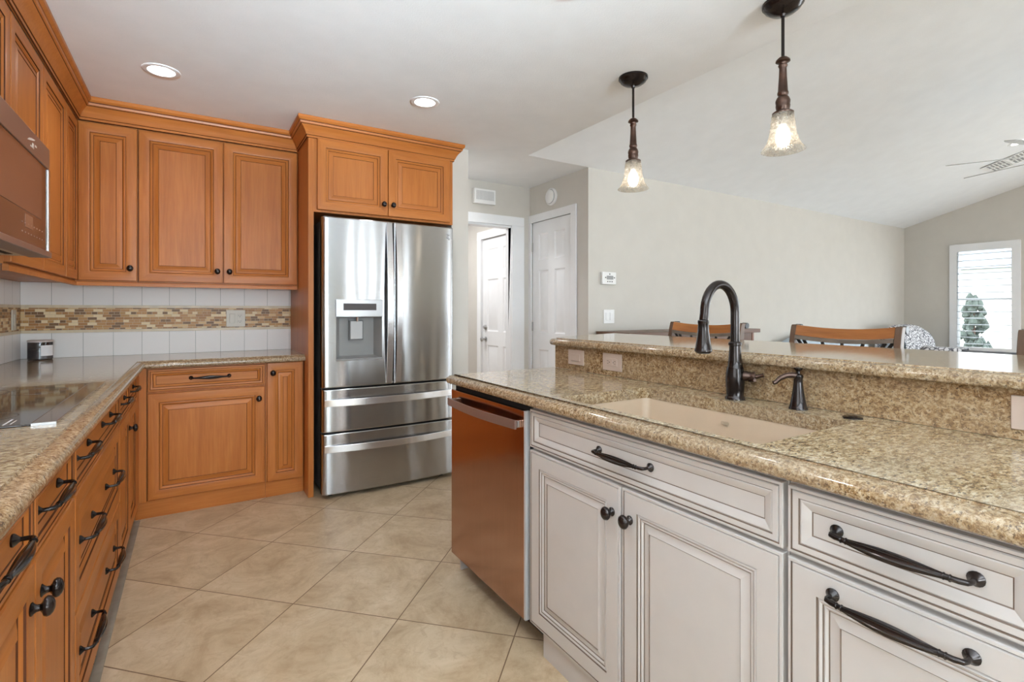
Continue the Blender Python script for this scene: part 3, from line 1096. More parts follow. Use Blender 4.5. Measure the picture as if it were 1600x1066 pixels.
def fill_poly(mb, poly, z, holes=(), m=0):
    bm = bmesh.new()
    edges = []
    for lp in [poly, *holes]:
        vs_ = [bm.verts.new((x, y, z)) for x, y in lp]
        edges += [bm.edges.new((vs_[i], vs_[(i + 1) % len(vs_)])) for i in range(len(vs_))]
    bmesh.ops.triangle_fill(bm, use_beauty=True, use_dissolve=False, edges=edges)
    bm.verts.index_update()
    n = len(mb.v)
    mb.v += [tuple(v.co) for v in bm.verts]
    for f in bm.faces:
        mb.f.append((tuple(n + v.index for v in f.verts), m))
    bm.free()


def round_rect(x0, x1, y0, y1, r, seg=5):
    pts = []
    for cx, cy, a in ((x1 - r, y1 - r, 0), (x0 + r, y1 - r, 90), (x0 + r, y0 + r, 180), (x1 - r, y0 + r, 270)):
        for i in range(seg + 1):
            an = math.radians(a + 90 * i / seg)
            pts.append((cx + r * math.cos(an), cy + r * math.sin(an)))
    return pts


# left / back L-shaped counter
front = [(-0.230, 0.45), (-0.230, 3.556), (0.6265, 3.556)]
mb = MB()
sweep(mb, front, NOSE, 1, 1, closed_prof=False, caps=False)
inn = offset_path(front, 0.040)
poly = inn + [(0.6265, YB - 0.001), (XL + 0.001, YB - 0.001), (XL + 0.001, 0.45)]
for z in (0.914, 0.874):
    fill_poly(mb, poly, z)
mb.face([(0.6265, YB - 0.001, 0.874), (0.6265, YB - 0.001, 0.914), (0.6265, 3.596, 0.914), (0.6265, 3.596, 0.874)])
mb.face([(-0.27, 0.45, 0.874), (-0.27, 0.45, 0.914), (XL + 0.001, 0.45, 0.914), (XL + 0.001, 0.45, 0.874)])
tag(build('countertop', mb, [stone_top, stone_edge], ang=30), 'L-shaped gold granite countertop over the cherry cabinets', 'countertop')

# island counter with sink cut-out
NX, YE, YN = 0.978, 2.150, -0.35
r = 0.03
corner = [(NX + r - r * math.cos(a), YE - r + r * math.sin(a)) for a in [PI / 2 * i / 6 for i in range(7)]]
front = [(1.575, YE)] + corner[::-1] + [(NX, YN)]
mb = MB()
sweep(mb, front, NOSE, 1, 1, closed_prof=False, caps=False)
inn = offset_path(front, 0.040)
poly = inn + [(1.574, YN), (1.574, YE - 0.04)]
SX0, SX1, SY0, SY1 = 1.046, 1.462, 0.652, 1.372
hole = round_rect(SX0, SX1, SY0, SY1, 0.02)
for z in (0.914, 0.874):
    fill_poly(mb, poly[:-1] if abs(poly[0][0] - 1.574) < 0.002 else poly, z, [hole])
mb.loops([[(x, y, 0.914) for x, y in hole], [(x, y, 0.874) for x, y in hole]], True, 1)
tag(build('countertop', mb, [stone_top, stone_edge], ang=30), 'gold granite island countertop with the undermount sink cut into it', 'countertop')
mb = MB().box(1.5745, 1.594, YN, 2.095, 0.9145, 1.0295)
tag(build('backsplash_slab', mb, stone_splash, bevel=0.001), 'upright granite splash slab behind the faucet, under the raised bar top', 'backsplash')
# raised bar top
front = [(2.20, 2.36), (1.70, 2.205), (1.575, 2.145), (1.545, 2.10), (1.540, 2.05), (1.540, -0.55)]
mb = MB()
sweep(mb, front, nose_prof(0.152, 0.88), 1, 1, closed_prof=False, caps=False)
inn = offset_path(front, 0.0352)
poly = inn + [(2.205, -0.55)]
for z in (1.066, 1.0308):
    fill_poly(mb, poly, z)
mb.face([(2.205, -0.55, 1.0308), (2.205, -0.55, 1.066), (inn[0][0], inn[0][1], 1.066), (inn[0][0], inn[0][1], 1.0308)], 1)
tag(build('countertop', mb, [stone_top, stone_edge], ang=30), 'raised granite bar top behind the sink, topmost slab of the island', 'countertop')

# tile backsplashes
def backsplash(name, label, axis, a0, a1, face, out):
    t = thing(name, label, 'backsplash', (0, 0, 0))
    tm, mm = (tile_x, mosaic_x) if axis == 'x' else (tile_y, mosaic_y)
    off = -0.887

    def slab(nm, z0, z1, th, mat):
        mb = MB()
        if axis == 'x':
            mb.box(a0 - off, a1 - off, face - th, face - 0.0005, z0, z1)
            part(nm, mb, mat, t, loc=(off, 0, 0), bevel=0.0008)
        else:
            mb.box(face + 0.0005, face + th, a0 - 4.153, a1 - 4.153, z0, z1)
            part(nm, mb, mat, t, loc=(0, 4.153, 0), bevel=0.0008)
    slab('lower_tile', 0.9145, 1.066, 0.008, tm)
    slab('lower_liner', 1.067, 1.084, 0.013, liner_stone)
    slab('mosaic_band', 1.0845, 1.2215, 0.008, mm)
    slab('upper_liner', 1.222, 1.239, 0.013, liner_stone)
    slab('upper_tile', 1.2395, 1.377, 0.008, tm)
    return t


backsplash('tile_backsplash', 'pale square tiles with a brown mosaic band on the back wall', 'x', XL + 0.009, 0.6265, YB, -1)
backsplash('tile_backsplash', 'short return of pale tiles and mosaic on the left wall behind the cooktop', 'y', 0.45, YB - 0.0005, XL, 1)

# ------------------------------------------------------------------ island cabinets
cabinet('sink_cabinet', 'antique white sink cabinet with a long false drawer and two doors', (XFI, 1.500, 0), -R90, 0.922, 0.5, BZ0, 0.66, WHITESET,
        [('drawer', 0.006, 0.918, 0.724, 0.858, P_DRAWER_W, [('pull', 0.458, 0.793)]),
         ('door', 0.006, 0.456, 0.104, 0.714, P_DOOR_W, [('knob', 0.424, 0.634)]), ('door', 0.462, 0.918, 0.104, 0.714, P_DOOR_W, [('knob', 0.494, 0.634)])], (0.055, 0.922, 0.004))
sk = bpy.data.objects['sink_cabinet']
part('face_frame', MB().box(0.0005, 0.9215, 0, 0.012, 0.66, 0.8735), white_paint, sk)
cabinet('base_cabinet', 'antique white island cabinet with drawer and deep pull-out, lower right', (XFI, 0.577, 0), -R90, 0.384, 0.5, BZ0, 0.8735, WHITESET,
        [('drawer', 0.005, 0.379, 0.724, 0.858, P_DRAWER_W, [('pull', 0.193, 0.794)]), ('door', 0.005, 0.379, 0.104, 0.714, P_DOOR_W, [('pull', 0.191, 0.677)])], (0, 0.384, 0.004))
cabinet('base_cabinet', 'antique white island cabinet at the near end, right of the pull-out', (XFI, 0.192, 0), -R90, 0.54, 0.5, BZ0, 0.8735, WHITESET,
        [('drawer', 0.005, 0.535, 0.724, 0.858, P_DRAWER_W, [('pull', 0.27, 0.794)]), ('door', 0.005, 0.535, 0.104, 0.714, P_DOOR_W, [('knob', 0.05, 0.64)])], (0, 0.54, 0.004))
tag(build('end_panel', MB().box(1.055, 1.574, 2.129, 2.143, 0, 0.8735), white_paint, bevel=0.001), 'white island end panel beside the dishwasher, its foot showing', 'panel')

# ------------------------------------------------------------------ dishwasher (local x = 2.126 - Y, front -y)
dw = thing('dishwasher', 'bronze stainless dishwasher with a bowed bar handle in the island', 'dishwasher', (1.012, 2.126, 0), -R90)
part('tub', MB().box(0.006, 0.606, 0.012, 0.53, 0.10, 0.868), dark_gap, dw)
part('door', MB().box(0.0, 0.603, -0.008, 0.012, 0.098, 0.846), bronze_steel, dw, bevel=0.003)
part('edge_trim', MB().box(0.6035, 0.613, -0.0075, 0.012, 0.098, 0.846), plain('pale_edge_strip', (0.50, 0.49, 0.49), 0.35, 0.2), dw, 'bright metal edge strip')
part('toe_kick', MB().box(0.0, 0.62, 0.09, 0.10, 0.0, 0.10), toe_dark, dw)
mb = MB()
lps = []
for i in range(21):
    u = i / 20
    x = 0.026 + 0.566 * u
    y = -0.040 - 0.020 * math.sin(PI * u)
    lps.append([(x, y, 0.781), (x, y, 0.813), (x, y + 0.009, 0.813), (x, y + 0.009, 0.781)])
mb.loops(lps, True, 0, True, True)
h = part('handle', mb, bronze_steel_h, dw, 'warm bronze bowed handle', bevel=0.001)
for x in (0.030, 0.570):
    part('handle_mount', MB().box(x, x + 0.018, -0.036, -0.008, 0.784, 0.810), chrome, h, 'chrome handle mount', bevel=0.002)

# ------------------------------------------------------------------ sink, faucet, accessories
mb = MB()
lps = []
for d, z in ((-0.014, 0.8735), (0.004, 0.8735), (0.006, 0.866), (0.010, 0.72), (0.022, 0.685), (0.06, 0.676)):
    lps.append([(x, y, z) for x, y in round_rect(SX0 - 0.006 + d, SX1 + 0.006 - d, SY0 - 0.006 + d, SY1 + 0.006 - d, max(0.03 - d * 0.2, 0.012))])
mb.loops(lps, True, 0, False, True)
sk = thing('sink', 'biscuit composite undermount sink in the island', 'sink', (0, 0, 0))
part('basin', mb, sink_comp, sk, ang=60)
mb = MB().lathe([(0.045, 0.0), (0.045, 0.003), (0.03, 0.003), (0.02, 0.001), (0.002, 0.001)], (1.25, 1.0, 0.6762), 24)
part('drain', mb, satin_nickel, sk, 'metal drain')
mb = MB()
q = round_rect(-0.014, 0.014, -0.0055, 0.0055, 0.004)
q2 = round_rect(-0.0115, 0.0115, -0.0035, 0.0035, 0.003)
mb.loops([[(1.4555, 1.028 - x, 0.842 + y) for x, y in q], [(1.4550, 1.028 - x, 0.842 + y) for x, y in q], [(1.4550, 1.028 - x, 0.842 + y) for x, y in q2], [(1.4553, 1.028 - x, 0.842 + y) for x, y in q2]], True, 0, True, True)
part('emblem', mb, plain('faint_emblem', (0.42, 0.34, 0.25), 0.5), sk, 'small oval emblem on the inner back wall')

fa = thing('faucet', 'tall oil-rubbed bronze gooseneck faucet with a pull-down sprayer', 'faucet', (1.515, 1.032, 0.914))
mb = MB().lathe([(0.031, 0), (0.031, 0.006), (0.028, 0.010), (0.0265, 0.014), (0.0285, 0.035), (0.0300, 0.062), (0.0290, 0.085), (0.0262, 0.100), (0.0262, 0.104),
                 (0.0235, 0.108), (0.0205, 0.130), (0.0185, 0.160), (0.0180, 0.176), (0.0205, 0.178), (0.0205, 0.186), (0.0165, 0.190)], (0, 0, 0), 32)
part('base', mb, bronze, fa)
pts = [(0, 0, 0.186), (0, 0, 0.24), (0, 0, 0.285)]
R_ = 0.073
dirx, diry = -1.0, 0.05
for i in range(1, 19):
    a = PI * i / 18
    q = R_ - R_ * math.cos(a)
    pts.append((dirx * q, diry * q, 0.285 + R_ * math.sin(a) * 1.25))
ex, ey = pts[-1][0], pts[-1][1]
pts.append((ex + dirx * 0.004, ey + diry * 0.004, 0.262))
part('gooseneck', MB().tube(pts, 0.0142, 20), bronze, fa)
mb = MB().lathe([(0.0150, 0.262), (0.0170, 0.260), (0.0170, 0.254), (0.0160, 0.250), (0.0175, 0.225), (0.0215, 0.195), (0.0245, 0.175), (0.0265, 0.170), (0.0265, 0.164), (0.0225, 0.160), (0.002, 0.160)], (ex * 1.04, ey * 1.04, 0), 28)
sp = part('spray_head', mb, bronze, fa)
mb = MB().lathe([(0.0195, 0.159), (0.0195, 0.157), (0.002, 0.157)], (ex * 1.04, ey * 1.04, 0), 24)
part('spray_face', mb, black_iron, sp)
mb = MB()
m0 = mb.mark()
mb.lathe([(0.0155, 0.020), (0.0165, 0.024), (0.0165, 0.036), (0.0135, 0.040), (0.0135, 0.050), (0.0150, 0.052), (0.0150, 0.060), (0.004, 0.062)], (0, 0, 0.078), 22, 0, 'x')
mb.tube([(0.05, 0, 0.078), (0.066, 0.0, 0.078), (0.078, 0.0, 0.082), (0.085, 0.0, 0.084)], [0.0075, 0.0065, 0.0062, 0.008], 14)
mb.tube([(0.055, 0.0, 0.074), (0.048, -0.018, 0.068), (0.062, -0.034, 0.070)], [0.009, 0.0075, 0.006], 12)
mb.xf(Matrix.Rotation(math.radians(-62), 4, 'Z'), m0)
part('lever', mb, bronze_warm, fa, 'brown bronze side lever')

dirx, diry = -0.80, 0.60
so = thing('soap_dispenser', 'small bronze soap dispenser pump to the right of the faucet', 'soap dispenser', (1.520, 0.828, 0.914))
mb = MB().lathe([(0.0255, 0), (0.0255, 0.004), (0.0235, 0.007), (0.0200, 0.025), (0.0150, 0.055), (0.0125, 0.078), (0.0120, 0.090), (0.0140, 0.096), (0.0130, 0.101), (0.006, 0.106)], (0, 0, 0), 28)
part('body', mb, bronze, so)
mb = MB()
pp = [(0, 0, 0.097), (dirx * 0.018, diry * 0.018, 0.101), (dirx * 0.035, diry * 0.035, 0.099), (dirx * 0.052, diry * 0.052, 0.091), (dirx * 0.064, diry * 0.064, 0.079), (dirx * 0.071, diry * 0.071, 0.077)]
mb.tube(pp, [0.0095, 0.009, 0.008, 0.007, 0.006, 0.0062], 14)
part('spout', mb, bronze_warm, so)
mb = MB().lathe([(0.0055, 0.103), (0.0050, 0.112), (0.0105, 0.117), (0.0120, 0.119), (0.0120, 0.122), (0.002, 0.124)], (0, 0, 0), 20)
part('pump_button', mb, bronze, so)
mb = MB().lathe([(0.024, 0), (0.024, 0.003), (0.020, 0.0055), (0.012, 0.005), (0.010, 0.0065), (0.001, 0.0065)], (0, 0, 0), 24)
ab = build('air_switch', mb, bronze, loc=(1.518, 0.680, 0.914))
tag(ab, 'flat round bronze switch button set in the granite right of the sink', 'switch')


# ------------------------------------------------------------------ wall plates
def plate(name, label, cat, loc, rz, w, h, mat, kind, group=None):
    """local x across, -y to the room, origin at plate centre"""
    t = thing(name, label, cat, loc, rz, group)
    part('cover_plate', MB().box(-w / 2, w / 2, -0.006, 0, -h / 2, h / 2), mat, t, bevel=0.002)
    if kind == 'rocker_h':
        part('rocker', MB().box(-0.034, 0.034, -0.010, -0.006, -0.017, 0.017), mat, t, bevel=0.002)
    if kind == 'gfci_h':
        f = part('socket_face', MB().box(-0.034, 0.034, -0.009, -0.006, -0.017, 0.017), mat, t, bevel=0.001)
        for s in (-1, 1):
            part('slot', MB().box(s * 0.022 - 0.005, s * 0.022 + 0.005, -0.0095, -0.009, 0.004, 0.006), dark_detail, f)
            part('slot', MB().box(s * 0.022 - 0.004, s * 0.022 + 0.004, -0.0095, -0.009, -0.007, -0.005), dark_detail, f)
            part('slot', MB().box(s * 0.012 - 0.002, s * 0.012 + 0.002, -0.0095, -0.009, -0.003, 0.002), dark_detail, f)
        part('reset_button', MB().box(-0.006, 0.006, -0.0105, -0.009, -0.012, 0.012), mat, f)
    if kind == 'combo':
        part('rocker', MB().box(-0.040, -0.006, -0.010, -0.006, -0.034, 0.034), mat, t, bevel=0.002)
        f = part('socket_face', MB().box(0.008, 0.042, -0.009, -0.006, -0.034, 0.034), mat, t, bevel=0.001)
        for s in (-1, 1):
            for dx in (-0.007, 0.006):
                part('slot', MB().box(0.025 + dx - 0.001, 0.025 + dx + 0.001, -0.0096, -0.009, s * 0.020 - 0.004, s * 0.020 + 0.005), dark_detail, f)
            part('slot', MB().box(0.023, 0.028, -0.0096, -0.009, s * 0.020 - 0.011, s * 0.020 - 0.007), dark_detail, f)
    if kind == 'rocker2':
        for s in (-1, 1):
            part('rocker', MB().box(s * 0.024 - 0.016, s * 0.024 + 0.016, -0.010, -0.006, -0.033, 0.033), mat, t, bevel=0.002)
    if kind == 'rocker':
        part('rocker', MB().box(-0.016, 0.016, -0.010, -0.006, -0.033, 0.033), mat, t, bevel=0.002)
    return t


plate('outlet', 'bone coloured switch and socket plate on the mosaic band of the back wall', 'outlet', (0.2605, 4.151, 1.149), 0, 0.120, 0.120, plastic_bone, 'combo')
plate('light_switch', 'bone switch plate on the left wall mosaic, near the corner', 'switch', (-0.8785, 4.01, 1.150), R90, 0.075, 0.118, plastic_bone, 'rocker')
plate('light_switch', 'beige rocker switch plate at the far left end of the granite splash', 'switch', (1.5740, 1.923, 0.979), -R90, 0.115, 0.072, plastic_beige, 'rocker_h')
plate('outlet', 'beige socket plate on the granite splash, second from its left end', 'outlet', (1.5740, 1.672, 0.977), -R90, 0.118, 0.076, plastic_beige, 'gfci_h')
plate('outlet', 'beige plate on the granite splash at the right edge of the picture', 'outlet', (1.5740, 0.318, 0.977), -R90, 0.118, 0.076, plastic_beige, 'gfci_h')
plate('light_switch', 'white double light switch on the living room wall below the thermostat', 'switch', (3.120, YA, 1.152), 0, 0.125, 0.120, plastic_white, 'rocker2')

th_ = thing('thermostat', 'white thermostat with a small display on the living room wall', 'thermostat', (3.105, YA, 1.489))
part('housing', MB().box(-0.082, 0.082, -0.026, 0, -0.055, 0.055), plastic_white, th_, bevel=0.006)
part('display', MB().box(-0.030, 0.045, -0.0275, -0.026, -0.012, 0.022), grey_detail, th_)
for x, z in ((-0.045, 0.005), (0.058, 0.005), (-0.02, -0.030), (0.005, -0.030), (0.03, -0.030), (0.003, 0.036)):
    part('button', MB().box(x - 0.0055, x + 0.0055, -0.029, -0.0255, z - 0.0045, z + 0.0045), dark_detail, th_)

sd = thing('smoke_detector', 'round white smoke detector on the wall above the closet door', 'smoke detector', (2.885, 3.89, 2.283), -R90)
mb = MB().lathe([(0.082, 0), (0.084, -0.006), (0.082, -0.016), (0.066, -0.020), (0.064, -0.032), (0.055, -0.038), (0.002, -0.040)], (0, 0, 0), 36, 0, 'y')
part('housing', mb, plastic_white, sd)
mb = MB().lathe([(0.0665, -0.0215), (0.0680, -0.0240), (0.0665, -0.0265)], (0, 0, 0), 36, 0, 'y')
part('vent_ring', mb, grey_detail, sd, 'grey slotted ring')

vt = thing('wall_vent', 'white louvered chime cover high on the hall wall above the opening', 'vent', (2.345, 4.263, 2.285))
part('housing', MB().box(-0.115, 0.115, -0.045, 0, -0.070, 0.070), plastic_white, vt, bevel=0.005)
mb = MB()
for i in range(15):
    x = -0.091 + 0.013 * i
    mb.box(x - 0.002, x + 0.002, -0.0465, -0.045, -0.035, 0.052)
part('grille_slots', mb, grey_detail, vt)

# ------------------------------------------------------------------ cooktop, microwave, candle
ck = thing('cooktop', 'black glass electric cooktop set in the left granite counter', 'cooktop', (-0.570, 2.17, 0.9142))
part('glass_top', MB().box(-0.255, 0.222, -0.433, 0.433, 0, 0.005), glass_black, ck, bevel=0.0015)
part('front_trim', MB().box(0.223, 0.272, -0.433, 0.433, 0, 0.0065), steel_mat('polished_bronze_trim', (0.42, 0.33, 0.28), 0.08, 0.0, 1), ck, 'brown metal trim strip', bevel=0.0015)
part('trim_cap', MB().box(0.223, 0.272, -0.4375, -0.4335, 0, 0.0068), satin_nickel, ck, 'chrome end cap')
ring = plain('printed_ring', (0.10, 0.085, 0.08), 0.2)
for x, y, r_ in ((-0.09, -0.26, 0.10), (-0.09, 0.27, 0.115), (0.09, -0.27, 0.075), (0.10, 0.26, 0.085), (-0.10, 0.0, 0.07)):
    mb = MB()
    mb.loops([[(x + rr * math.cos(2 * PI * i / 40), y + rr * math.sin(2 * PI * i / 40), z) for i in range(40)] for rr, z in ((r_, 0.0050), (r_, 0.0053), (r_ - 0.003, 0.0053), (r_ - 0.003, 0.0050))], True)
    part('burner_ring', mb, ring, ck)
mb = MB()
mb.box(0.165, 0.170, -0.415, -0.335, 0.005, 0.0052)
mb.box(0.178, 0.181, -0.415, -0.355, 0.005, 0.0052)
part('control_marks', mb, plain('pale_print', (0.6, 0.55, 0.55), 0.5), ck)

mw = thing('microwave', 'bronze over-the-range microwave at the left edge, above the cooktop', 'microwave', (-0.457, 1.790, 1.403), R90)
MW, MH = 0.757, 0.407
part('body', MB().box(0, MW, 0.03, 0.428, 0.014, MH), plain('microwave_case', (0.08, 0.06, 0.05), 0.5), mw)
part('top_strip', MB().box(0, MW, 0.0, 0.03, 0.330, MH), bronze_steel_h, mw, 'brown bronze top strip', bevel=0.003)
dr_mat = plain('brown_tinted_glass', (0.085, 0.032, 0.018), 0.08, spec=0.4)
dd = part('door', MB().box(0, MW - 0.024, 0.003, 0.03, 0.022, 0.329), dr_mat, mw, bevel=0.002)
part('window', MB().box(0.05, MW - 0.11, 0.0015, 0.003, 0.128, 0.315), plain('brown_mesh_window', (0.17, 0.07, 0.042), 0.14, spec=0.35), dd)
mb = MB()
random.seed(3)
for zz in (0.055, 0.085):
    for i in range(8):
        mb.box(0.40 + i * 0.036, 0.40 + i * 0.036 + 0.010, 0.002, 0.003, zz, zz + 0.004)
part('control_marks', mb, plain('amber_print', (0.27, 0.13, 0.075), 0.5), dd)
part('clock_display', MB().box(0.44, 0.53, 0.002, 0.003, 0.075, 0.118), plain('dim_display', (0.26, 0.13, 0.08), 0.2), dd)
part('edge_trim', MB().box(MW - 0.0235, MW - 0.001, -0.002, 0.03, 0.022, 0.329), chrome, mw, 'vertical chrome edge strip', bevel=0.004)
part('bottom_lip', MB().box(0, MW + 0.002, -0.006, 0.06, 0.0, 0.0215), bronze_steel_h, mw, 'brown bronze bottom lip', bevel=0.003)
mb = MB().box(0.0, MW, 0.061, 0.42, 0.004, 0.0135)
bt = part('underside', mb, plain('pale_vent_panel', (0.62, 0.56, 0.45), 0.35), mw)
part('filter', MB().box(0.10, 0.46, 0.12, 0.36, 0.0005, 0.004), plain('grey_filter', (0.50, 0.50, 0.46), 0.5), bt, 'grey grease filter')
part('vent_slot', MB().box(0.08, 0.68, 0.085, 0.105, 0.0025, 0.004), dark_gap, bt)
mb = MB()
a = [(0.455, 0.362), (0.535, 0.378), (0.545, 0.384), (0.500, 0.379), (0.470, 0.372)]
mb.loops([[(x, -0.0008, z) for x, z in a], [(x, 0.0, z) for x, z in a]], True, 0, True, True)
mb.box(0.490, 0.530, -0.0008, 0, 0.349, 0.354)
mb.box(0.513, 0.530, -0.0008, 0, 0.354, 0.366)
mb.box(0.548, 0.566, -0.0008, 0, 0.362, 0.368)
part('emblem', mb, plain('silver_emblem', (0.75, 0.68, 0.62), 0.3), bpy.data.objects['top_strip'], 'small silver emblem')

cj = thing('candle', 'grey glass jar candle with a white label on the counter in the corner', 'candle', (-0.768, 4.045, 0.9142))
mb = MB().lathe([(0.052, 0), (0.057, 0.004), (0.057, 0.104), (0.054, 0.104), (0.054, 0.010), (0.002, 0.010)], (0, 0, 0), 40)
part('jar', mb, smoke_glass, cj)
part('wax', MB().lathe([(0.0535, 0.0105), (0.0535, 0.060), (0.002, 0.060)], (0, 0, 0), 32), plain('cream_wax', (0.42, 0.40, 0.40), 0.5), cj)
part('lid', MB().lathe([(0.0575, 0.1045), (0.0585, 0.106), (0.0585, 0.114), (0.056, 0.116), (0.002, 0.116)], (0, 0, 0), 40), plain('pinkish_lid', (0.55, 0.48, 0.46), 0.4), cj)
mb = MB()
lp0, lp1 = [], []
for i in range(13):
    a = math.radians(-85 + 74 * i / 12 + 8)
    lp0.append((0.0576 * math.cos(a), 0.0576 * math.sin(a), 0.024))
    lp1.append((0.0576 * math.cos(a), 0.0576 * math.sin(a), 0.086))
mb.loops([lp0, lp1], False)
part('paper_label', mb, plain('white_paper', (0.82, 0.81, 0.82), 0.6), cj, 'white paper label')

# ------------------------------------------------------------------ refrigerator
FX0, FX1, FY = 0.693, 1.604, 3.358
fr = thing('refrigerator', 'stainless french-door refrigerator with a water dispenser and two lower drawers', 'refrigerator', ((FX0 + FX1) / 2, FY, 0))
HW = (FX1 - FX0) / 2
part('case', MB().box(-HW + 0.006, HW - 0.006, 0.075, 0.76, 0.045, 1.785), fridge_side, fr, 'dark grey case')


def fy(x):
    e = (HW - abs(x))
    b = -0.016 * (1 - (x / HW) ** 2)
    if e < 0.022:
        b += 0.016 * (1 - math.sqrt(max(0, 1 - ((0.022 - e) / 0.022) ** 2)))
    return b


def fpanel(x0, x1, z0, z1, hole=None, yb=0.070):
    mb = MB()
    xs = {x0, x1}
    n = 26
    for i in range(n + 1):
        xs.add(round(x0 + (x1 - x0) * i / n, 5))
    for q in (0.002, 0.006, 0.012):
        xs.add(x0 + q)
        xs.add(x1 - q)
    zs = {z0, z1, z0 + 0.003, z1 - 0.003, z0 + 0.008, z1 - 0.008, z0 + 0.016, z1 - 0.016}
    if hole:
        xs |= {hole[0], hole[1]}
        zs |= {hole[2], hole[3]}
    xs, zs = sorted(xs), sorted(zs)

    def P(x, z):
        y = fy(x)
        for e in (x - x0, x1 - x):
            if e < 0.006:
                y += 0.004 * (1 - e / 0.006) ** 2
        for e in (z - z0, z1 - z):
            if e < 0.003:
                y += 0.003 * (1 - e / 0.003)
        return (x, y, z)
    for i in range(len(xs) - 1):
        for j in range(len(zs) - 1):
            cx, cz = (xs[i] + xs[i + 1]) / 2, (zs[j] + zs[j + 1]) / 2
            if hole and hole[0] < cx < hole[1] and hole[2] < cz < hole[3]:
                continue
            mb.face([P(xs[i], zs[j]), P(xs[i + 1], zs[j]), P(xs[i + 1], zs[j + 1]), P(xs[i], zs[j + 1])])
    for z in (z0, z1):
        for i in range(len(xs) - 1):
            mb.face([P(xs[i], z), P(xs[i + 1], z), (xs[i + 1], yb, z), (xs[i], yb, z)])
    for x in (x0, x1):
        for j in range(len(zs) - 1):
            mb.face([P(x, zs[j]), P(x, zs[j + 1]), (x, yb, zs[j + 1]), (x, yb, zs[j])])
    if not hole:
        mb.face([(x0, yb, z0), (x1, yb, z0), (x1, yb, z1), (x0, yb, z1)])
    return mb


def arch_bar(axis, a0, a1, c0, c1, base, rise, th=0.012):
    """flat bowed bar; axis 'z' vertical (width c0..c1 in x) or 'x' horizontal (height c0..c1 in z)"""
    mb = MB()
    lps = []
    for i in range(29):
        u = i / 28
        a = a0 + (a1 - a0) * u
        k = 1 - (2 * u - 1) ** 2
        if axis == 'z':
            y = fy((c0 + c1) / 2) + base - rise * k
            lps.append([(c0, y, a), (c1, y, a), (c1, y + th, a), (c0, y + th, a)])
        else:
            y = fy(a) + base - rise * k
            lps.append([(a, y, c0), (a, y, c1), (a, y + th, c1), (a, y + th, c0)])
    return mb.loops(lps, True, 0, True, True)


cxm = (FX0 + FX1) / 2
hx0, hx1 = 0.775 - cxm, 1.070 - cxm
hz0, hz1, hz2 = 0.888, 1.163, 1.277
ld = part('door', fpanel(-HW, -0.004, 0.712, 1.803, (hx0, hx1, hz0, hz1)), steel, fr, ang=50)
mb = MB()
yf = fy((hx0 + hx1) / 2)
rb = 0.060
mb.loops([[(hx0, fy(hx0), hz0), (hx1, fy(hx1), hz0), (hx1, fy(hx1), hz1), (hx0, fy(hx0), hz1)],
          [(hx0 + 0.035, rb, hz0 + 0.02), (hx1 - 0.035, rb, hz0 + 0.02), (hx1 - 0.035, rb, hz1 - 0.005), (hx0 + 0.035, rb, hz1 - 0.005)]], True, 0, False, True)
dp = part('dispenser_recess', mb, steel_dark, ld, 'grey dispenser alcove', ang=20)
mb = MB().box(hx0 - 0.004, hx1 + 0.004, fy(0) - 0.004, fy(-0.3) + 0.002, hz1, hz2)
pn = part('dispenser_panel', mb, steel_mat('panel_stainless', (0.40, 0.40, 0.405), 0.3), ld, bevel=0.003)
part('display', MB().box(hx0 + 0.042, hx1 - 0.04, fy(0) - 0.006, fy(0) - 0.004, hz1 + 0.044, hz1 + 0.088), dark_detail, ld, 'black display strip')
mb = MB().box(-0.050 + (hx0 + hx1) / 2, 0.028 + (hx0 + hx1) / 2, 0.020, 0.026, 1.018, 1.135)
part('paddle', mb, plain('light_grey_paddle', (0.42, 0.42, 0.42), 0.3), ld, 'grey water paddle', rot=(0, 0, 0), bevel=0.004)
mb = MB().box(-0.056 + (hx0 + hx1) / 2, 0.034 + (hx0 + hx1) / 2, 0.0262, 0.034, 1.010, 1.140)
part('paddle_frame', mb, plain('dark_grey_frame', (0.10, 0.10, 0.10), 0.4), ld)
mb = MB().lathe([(0.008, 0), (0.010, 0.012), (0.012, 0.03)], ((hx0 + hx1) / 2 - 0.008, 0.012, hz1 - 0.03), 14)
part('nozzle', mb, chrome, ld)
part('drip_tray', MB().box(hx0 - 0.002, hx1 + 0.002, fy(0) - 0.004, 0.03, hz0 - 0.006, hz0 + 0.006), steel_dark, ld, bevel=0.002)
rd = part('door', fpanel(0.004, HW, 0.712, 1.803), steel, fr, ang=50)
h = part('handle', arch_bar('z', 0.722, 1.795, -0.052, -0.012, -0.010, 0.036), steel_bright, ld, 'bowed vertical handle', bevel=0.002)
h = part('handle', arch_bar('z', 0.722, 1.795, 0.012, 0.050, -0.010, 0.036), steel_bright, rd, 'bowed vertical handle', bevel=0.002)
for z0, z1, hz in ((0.428, 0.700, 0.615), (0.030, 0.416, 0.322)):
    d_ = part('drawer', fpanel(-HW, HW, z0, z1), steel, fr, ang=50)
    part('handle', arch_bar('x', -HW + 0.010, HW - 0.012, hz - 0.022, hz + 0.022, -0.006, 0.034), steel_bright, d_, 'bowed horizontal handle', bevel=0.002)
part('gasket', MB().box(-HW + 0.010, HW - 0.010, 0.0702, 0.0745, 0.05, 1.785), rubber_black, fr)
for x in (-HW + 0.03, HW - 0.10):
    part('foot', MB().lathe([(0.02, 0), (0.022, 0.008), (0.014, 0.012), (0.014, 0.046)], (x + 0.035, 0.09, 0), 16), rubber_black, fr, 'black levelling foot')
for s in (-1, 1):
    part('hinge_cover', MB().box(s * (HW - 0.05) - 0.035, s * (HW - 0.05) + 0.035, 0.03, 0.16, 1.7855, 1.812), fridge_side, fr, bevel=0.004)
mb = MB()
sx, sz = 1.555 - cxm, 1.735
